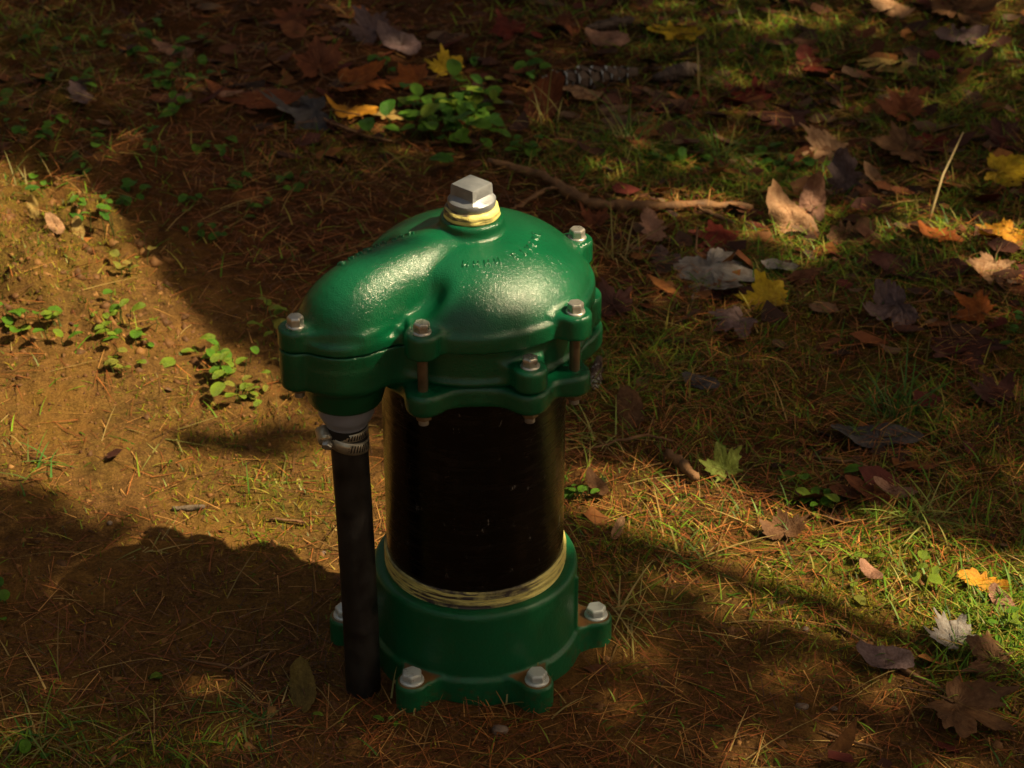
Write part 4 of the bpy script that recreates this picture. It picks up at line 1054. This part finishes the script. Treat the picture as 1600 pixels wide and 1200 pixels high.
# long dry stalk
a, _ = ground_at(1450, 350); bq, _ = ground_at(1545, 205)
st = tube('grass_stalk', [a, a + np.array([0.022, 0.045, 0.05]), a + np.array([0.055, 0.10, 0.088])], [0.0022, 0.0017, 0.0010], M['bark'], None, 6)
st.data.materials.clear(); st.data.materials.append(simple('straw', (0.45, 0.33, 0.15), (0.55, 0.42, 0.2), 60)); tag(st, 'long straight straw coloured stalk leaning left of the wide yellow leaf', 'stalk')

# sticks ----------------------------------------------------------------
def stick(pxs, rad, label, name='fallen_branch', lift=0.012, m='stick', seg=10):
    pts = []
    for i in range(len(pxs) - 1):
        for t in np.linspace(0, 1, 6, endpoint=False):
            px = pxs[i][0] * (1 - t) + pxs[i + 1][0] * t; py = pxs[i][1] * (1 - t) + pxs[i + 1][1] * t
            pts.append(ground_at(px + rng.normal(0, 1.2), py + rng.normal(0, 1.2), lift)[0])
    n = len(pts); rd = [rad * (1 - 0.55 * abs(i / n - 0.45) * 1.4) * (1 + .12 * rng.standard_normal()) for i in range(n)]
    o = tube(name, pts, rd, M[m], None, seg, bump=lambda i, k: 0.13 * math.sin(i * 2.1 + k * 1.3)); tag(o, label, 'stick'); return o
br = stick([(765, 252), (850, 275), (885, 298), (925, 318), (1000, 322), (1090, 320), (1190, 322)], 0.0082, 'curved brown branch lying behind the cap with its right half in sun', lift=0.010)
def child_stick(pxs, rad, parent):
    o = stick(pxs, rad, 'x', 'side_twig', 0.012); 
    for k in ('label', 'category'): del o[k]
    o.parent = parent
child_stick([(875, 292), (842, 300), (815, 320), (795, 328)], 0.0028, br)
child_stick([(1090, 322), (1120, 338), (1150, 350)], 0.0035, br)
stick([(1040, 705), (1068, 728), (1092, 752)], 0.0062, 'short rough piece of bark beside the pale green leaf', 'bark_piece')
stick([(690, 158), (760, 158), (810, 162)], 0.0045, 'grey stick behind the leafy green patch', 'fallen_stick', m='bark')
stick([(490, 180), (570, 212), (620, 222)], 0.0022, 'thin dark twig under the dark slate leaf', 'fallen_twig')
stick([(920, 700), (1010, 680), (1060, 690)], 0.0018, 'thin twig in the brown needles right of the casing', 'fallen_twig')
stick([(1270, 712), (1330, 722), (1400, 745)], 0.0018, 'thin reddish twig in front of the slate oval leaf', 'fallen_twig')
stick([(1300, 970), (1420, 1050), (1540, 1120)], 0.0022, 'long thin dark twig crossing under the very large dull brown leaf', 'fallen_twig', lift=.004)
stick([(1280, 1140), (1400, 1180)], 0.0016, 'thin reddish twig in near shade', 'fallen_twig', lift=.004)
stick([(285, 1030), (375, 1045), (440, 1010)], 0.0014, 'bent reddish twig on the shaded soil', 'fallen_twig', lift=.004)
stick([(270, 795), (330, 790)], 0.003, 'short grey twig half sunk in the sunlit soil', 'fallen_twig', lift=.003, m='bark')
stick([(420, 808), (490, 818)], 0.0016, 'straw coloured twig on the sunlit soil near the hose', 'fallen_twig', lift=.004)
stick([(170, 1195), (186, 1176)], 0.0018, 'pale cut straw at the near edge of the ground', 'straw_stem', lift=.012)

# pine cones ----------------------------------------------------------------
def cone_scale_mesh():
    V = [(-.35, 0, 0), (.35, 0, 0), (-.55, .7, .12), (.55, .7, .12), (-.32, 1.15, .34), (.32, 1.15, .34), (0, 0, -.18), (0, .7, -.12), (0, 1.2, .16), (0, .7, .24)]
    F = [(0, 1, 9), (0, 9, 2), (1, 3, 9), (2, 9, 4), (9, 5, 4), (9, 3, 5), (0, 2, 7, 6), (1, 6, 7, 3), (2, 4, 8, 7), (3, 7, 8, 5), (4, 5, 8)]
    me = bpy.data.meshes.new('scale'); me.from_pydata(V, [], F); me.update(); me.materials.append(M['cone']); me.materials.append(M['resin'])
    for i in (4, 10, 8, 9, 3, 5): me.polygons[i].material_index = 1 if i in (4, 10) else 0
    return me
CS = cone_scale_mesh()
def pine_cone(pa, pb, rad, n, label, open_=0.8):
    a, _ = ground_at(*pa, rad * 0.9); b, _ = ground_at(*pb, rad * 0.75)
    a = Vector(a); b = Vector(b); L = (b - a).length
    root = empty('pine_cone', a); tag(root, label, 'pine cone', 'pine cones')
    root.rotation_mode = 'QUATERNION'; root.rotation_quaternion = (b - a).to_track_quat('Z', 'Y')
    tube('core', [(0, 0, 0), (0, 0, L * .5), (0, 0, L)], [rad * .35, rad * .42, rad * .12], M['cone'], root, 8)
    for i in range(n):
        t = i / n; ang = i * 2.399963; rr = rad * (0.28 + 0.72 * math.sin(math.pi * (0.12 + 0.80 * t)) ** 0.8)
        s = rr * 1.05 * random.uniform(.8, 1.2)
        o = bpy.data.objects.new('scale', CS); link(o, root)
        o.matrix_basis = Matrix.Translation((0, 0, L * (0.02 + 0.95 * t))) @ Matrix.Rotation(ang + random.uniform(-.25, .25), 4, 'Z') @ Matrix.Rotation(R(random.uniform(-8, 8) + 38 + 25 * (1 - open_)), 4, 'X') @ Matrix.Scale(s, 4)
    return root
pine_cone((995, 112), (852, 130), 0.021, 62, 'long pine cone with pale resin tipped scales', .9)
pine_cone((1022, 122), (1088, 108), 0.016, 40, 'shorter pine cone in line with the long one', .9)
pine_cone((936, 560), (930, 602), 0.012, 40, 'small reddish brown closed cone beside the right lobe of the cap', .2)
pine_cone((918, 44), (985, 32), 0.014, 44, 'dark pine cone lying farthest from the wellhead', .6)

# pebbles ------------------------------------------------------------------
def pebble(px, py, wpx, label, m='stone'):
    p, D = ground_at(px, py); r = wpx / FPX * D / 2
    bm = bmesh.new(); bmesh.ops.create_icosphere(bm, subdivisions=2, radius=r)
    q = random.Random(px)
    ph = [q.uniform(0, 6) for _ in range(3)]
    for v in bm.verts:
        d = v.co / r; k = 1 + .14 * math.sin(3 * d.x + ph[0]) + .12 * math.sin(4 * d.y + ph[1]) * math.cos(3 * d.z + ph[2])
        v.co = Vector((v.co.x * k, v.co.y * k * .8, v.co.z * k * .62))
    o = bm_obj('pebble', bm, M[m]); o.location = (p[0], p[1], p[2] + r * .25); tag(o, label, 'pebble', 'pebbles on the soil'); return o
pebble(1253, 1106, 20, 'pinkish round pebble on the near soil')
pebble(782, 1143, 26, 'grey angular pebble in front of the base flange')
pebble(172, 818, 10, 'pale speck of stone on the shadow edge')
pebble(1302, 1108, 12, 'tiny orange pebble right of the pinkish one')
pebble(1258, 985, 14, 'small pebble in the half shade')
pebble(505, 865, 10, 'tiny pebble near the hose')

# ------------------------------------------------------------------ trees out of frame: a maple added to shape the sun, and the wood around
def lit_mask(px, py):
    """openings cut in the added maple crown, per spot of ground: 1 = sun comes through"""
    o = np.zeros_like(px)
    # bank on the left: between two slanting shadow edges
    up_edge = np.interp(px, [-400, 0, 120, 210, 330, 450, 560, 700], [250, 300, 350, 430, 500, 575, 650, 700])
    lo_edge = np.interp(px, [-400, 0, 250, 340, 450, 560, 900], [770, 775, 840, 900, 960, 985, 985])
    o = np.maximum(o, smooth(-10, 45, py - up_edge) * smooth(20, -20, py - lo_edge) * smooth(880, 800, px))
    o = o * (1 - 0.95 * blob(px, py, 405, 688, 95, 24))
    # opening that reaches the cap of the wellhead itself
    o = np.maximum(o, 0.93 * smooth(-90, -20, px) * smooth(440, 390, px) * smooth(-35, 20, py - np.interp(px, [0, 70, 170], [990, 955, 850])) * smooth(1060, 1020, py))
    # patch on the right
    ue = np.interp(px, [860, 930, 1000, 1100, 1250, 1400, 1480, 1600, 1800], [660, 690, 705, 735, 765, 812, 825, 845, 880])
    le = np.interp(px, [860, 950, 1050, 1200, 1350, 1500, 1800], [830, 890, 940, 990, 1040, 1080, 1140])
    o = np.maximum(o, (0.75 + 0.25 * smooth(980, 1250, px)) * smooth(-8, 26, py - ue) * smooth(55, -60, py - le) * smooth(850, 900, px))
    o = np.maximum(o, 0.50 * smooth(900, 1150, px) * smooth(820, 900, py))
    o = np.maximum(o, 0.62 * smooth(930, 1150, px) * smooth(480, 380, py) * (0.5 + 0.5 * vnoise(px / 400, py / 160, 6, 2)))
    for b in ((1080, 316, 120, 22, 1), (1235, 350, 62, 36, 1), (1250, 252, 100, 30, .6), (1475, 366, 48, 28, 1), (1575, 372, 70, 26, 1), (1545, 418, 76, 28, .9), (1590, 430, 40, 30, 1),
              (590, 186, 50, 20, 1), (1180, 20, 130, 36, .7), (1570, 60, 70, 90, .7), (1060, 250, 160, 42, .55), (1220, 268, 110, 30, .5), (1360, 345, 80, 24, .6), (970, 260, 70, 36, .4), (680, 185, 110, 60, .62), (700, 120, 40, 20, .3), (960, 640, 60, 60, .3)):
        o = np.maximum(o, b[4] * np.minimum(1, 1.5 * blob(px, py, *b[:4])))
    return o

def leaf_cards(P, size, nrm_jit=0.6):
    k = len(P)
    nz = rng.normal(0, nrm_jit, (k, 3)); nz[:, 2] += 1; nz /= np.linalg.norm(nz, axis=1)[:, None]
    t = np.cross(nz, rng.normal(0, 1, (k, 3))); t /= np.linalg.norm(t, axis=1)[:, None]; b = np.cross(nz, t)
    sh = [(0, -1), (.55, -.2), (.9, .35), (.3, .45), (0, 1.05), (-.3, .45), (-.9, .35), (-.55, -.2)]
    V = np.stack([P + (t * u + b * v) * size[:, None] for u, v in sh], 1)
    F = np.arange(k * 8).reshape(k, 8)
    return V.reshape(-1, 3), F

CAN = [(0.30, 0.17, 0.02), (0.22, 0.17, 0.03), (0.35, 0.13, 0.02), (0.12, 0.15, 0.025)]
k = 62000
zc = rng.uniform(2.3, 3.3, k)
gxs = rng.uniform(-1.9, 2.2, k); gys = rng.uniform(-1.0, 3.2, k)
ppx, ppy = to_px(gxs, gys)
mk = lit_mask(ppx, ppy) + 0.0
keep = rng.random(k) > mk * 1.02  # leaves of the added crown stay only where the ground should be shaded
keep &= ~((mk > 0.75))
Pc = np.stack([gxs + zc * SUN.x / SUN.z, gys + zc * SUN.y / SUN.z, zc], -1)[keep]
# small leaves near openings keep the edges of the light clean
maple = empty('added_shade_maple', (4.1, -1.3, 0.0)); tag(maple, 'added autumn maple out of view to the right, its low crown cut to shape the sun patches', 'tree')
V, F8 = leaf_cards(Pc, rng.uniform(0.022, 0.040, len(Pc)))
crown = mesh_from('crown', V - np.array([4.1, -1.3, 0]), F8, M['canopy'], maple, shade=False, col=np.repeat(pal(len(Pc), CAN), 8, 0)); crown['kind'] = 'stuff'
tube('trunk', [(0, 0, -.2), (.03, 0, 1.2), (-.05, .05, 2.4), (-.3, .1, 3.2), (-.5, .2, 4.4)], [.17, .14, .115, .08, .04], M['bark'], maple, 14)
for q in ([(-.05, .05, 2.4), (-.9, .5, 2.75), (-1.9, 1.2, 2.95)], [(-.05, 0, 2.2), (-.8, -.3, 2.75), (-2.1, -.2, 3.05)], [(-.1, .05, 2.5), (-.5, 1.4, 2.8), (-1.2, 2.6, 3.0)], [(0, 0, 2.3), (-.6, -.9, 2.8), (-1.3, -1.4, 3.0)]):
    tube('limb', q, [.05, .03, .012], M['bark'], maple, 8)

# wood around the clearing: crowns and trunks, open towards the zenith and in one gap behind the camera
def wood_tree(x, y, rc, zc, hc, n, label, cols):
    t = empty('forest_tree', (x, y, 0)); tag(t, label, 'tree', 'trees standing round the clearing')
    d = rng.normal(0, 1, (n, 3)); d /= np.linalg.norm(d, axis=1)[:, None]; rad = rng.uniform(0.35, 1, n) ** .5
    P = d * rad[:, None] * np.array([rc, rc, hc]); P[:, 2] += zc
    V, F8 = leaf_cards(P, rng.uniform(0.09, 0.17, n), 1.2)
    c = mesh_from('crown', V, F8, M['canopy'], t, shade=False, col=np.repeat(pal(n, cols), 8, 0)); c['kind'] = 'stuff'
    tube('trunk', [(0, 0, -.3), (.05, 0, zc * .6), (0, .1, zc), (.1, 0, zc + hc * .6)], [.2, .17, .12, .04], M['bark'], t, 12)
C2 = [(0.10, 0.09, 0.015), (0.16, 0.09, 0.015), (0.06, 0.08, 0.015), (0.20, 0.10, 0.02)]
WT = []
for i, az in enumerate((-172, -148, -122, -62, -40, 40, 66, 92, 118, 142, 166)):
    dist = 6.3 + (i * 37 % 10) * 0.12
    WT.append((dist * math.cos(R(az)), dist * math.sin(R(az)), 1.75, 3.0 + (i % 3) * .3, 3.1))
desc = ['leafy tree left of the clearing', 'leafy tree at the left rear of the clearing', 'leafy tree behind the camera to the left', 'leafy tree behind the camera to the right', 'leafy tree at the right rear',
        'leafy tree beyond the right edge', 'leafy tree far to the right beyond the wellhead', 'leafy tree straight beyond the wellhead', 'leafy tree beyond the wellhead to the left', 'leafy tree far to the left', 'leafy tree at the far left side of the clearing']
for t, dd in zip(WT, desc): wood_tree(*t, 2600, dd + ' out of frame', C2)
print('tris', sum(len(o.data.polygons) for o in S.objects if o.type == 'MESH'))
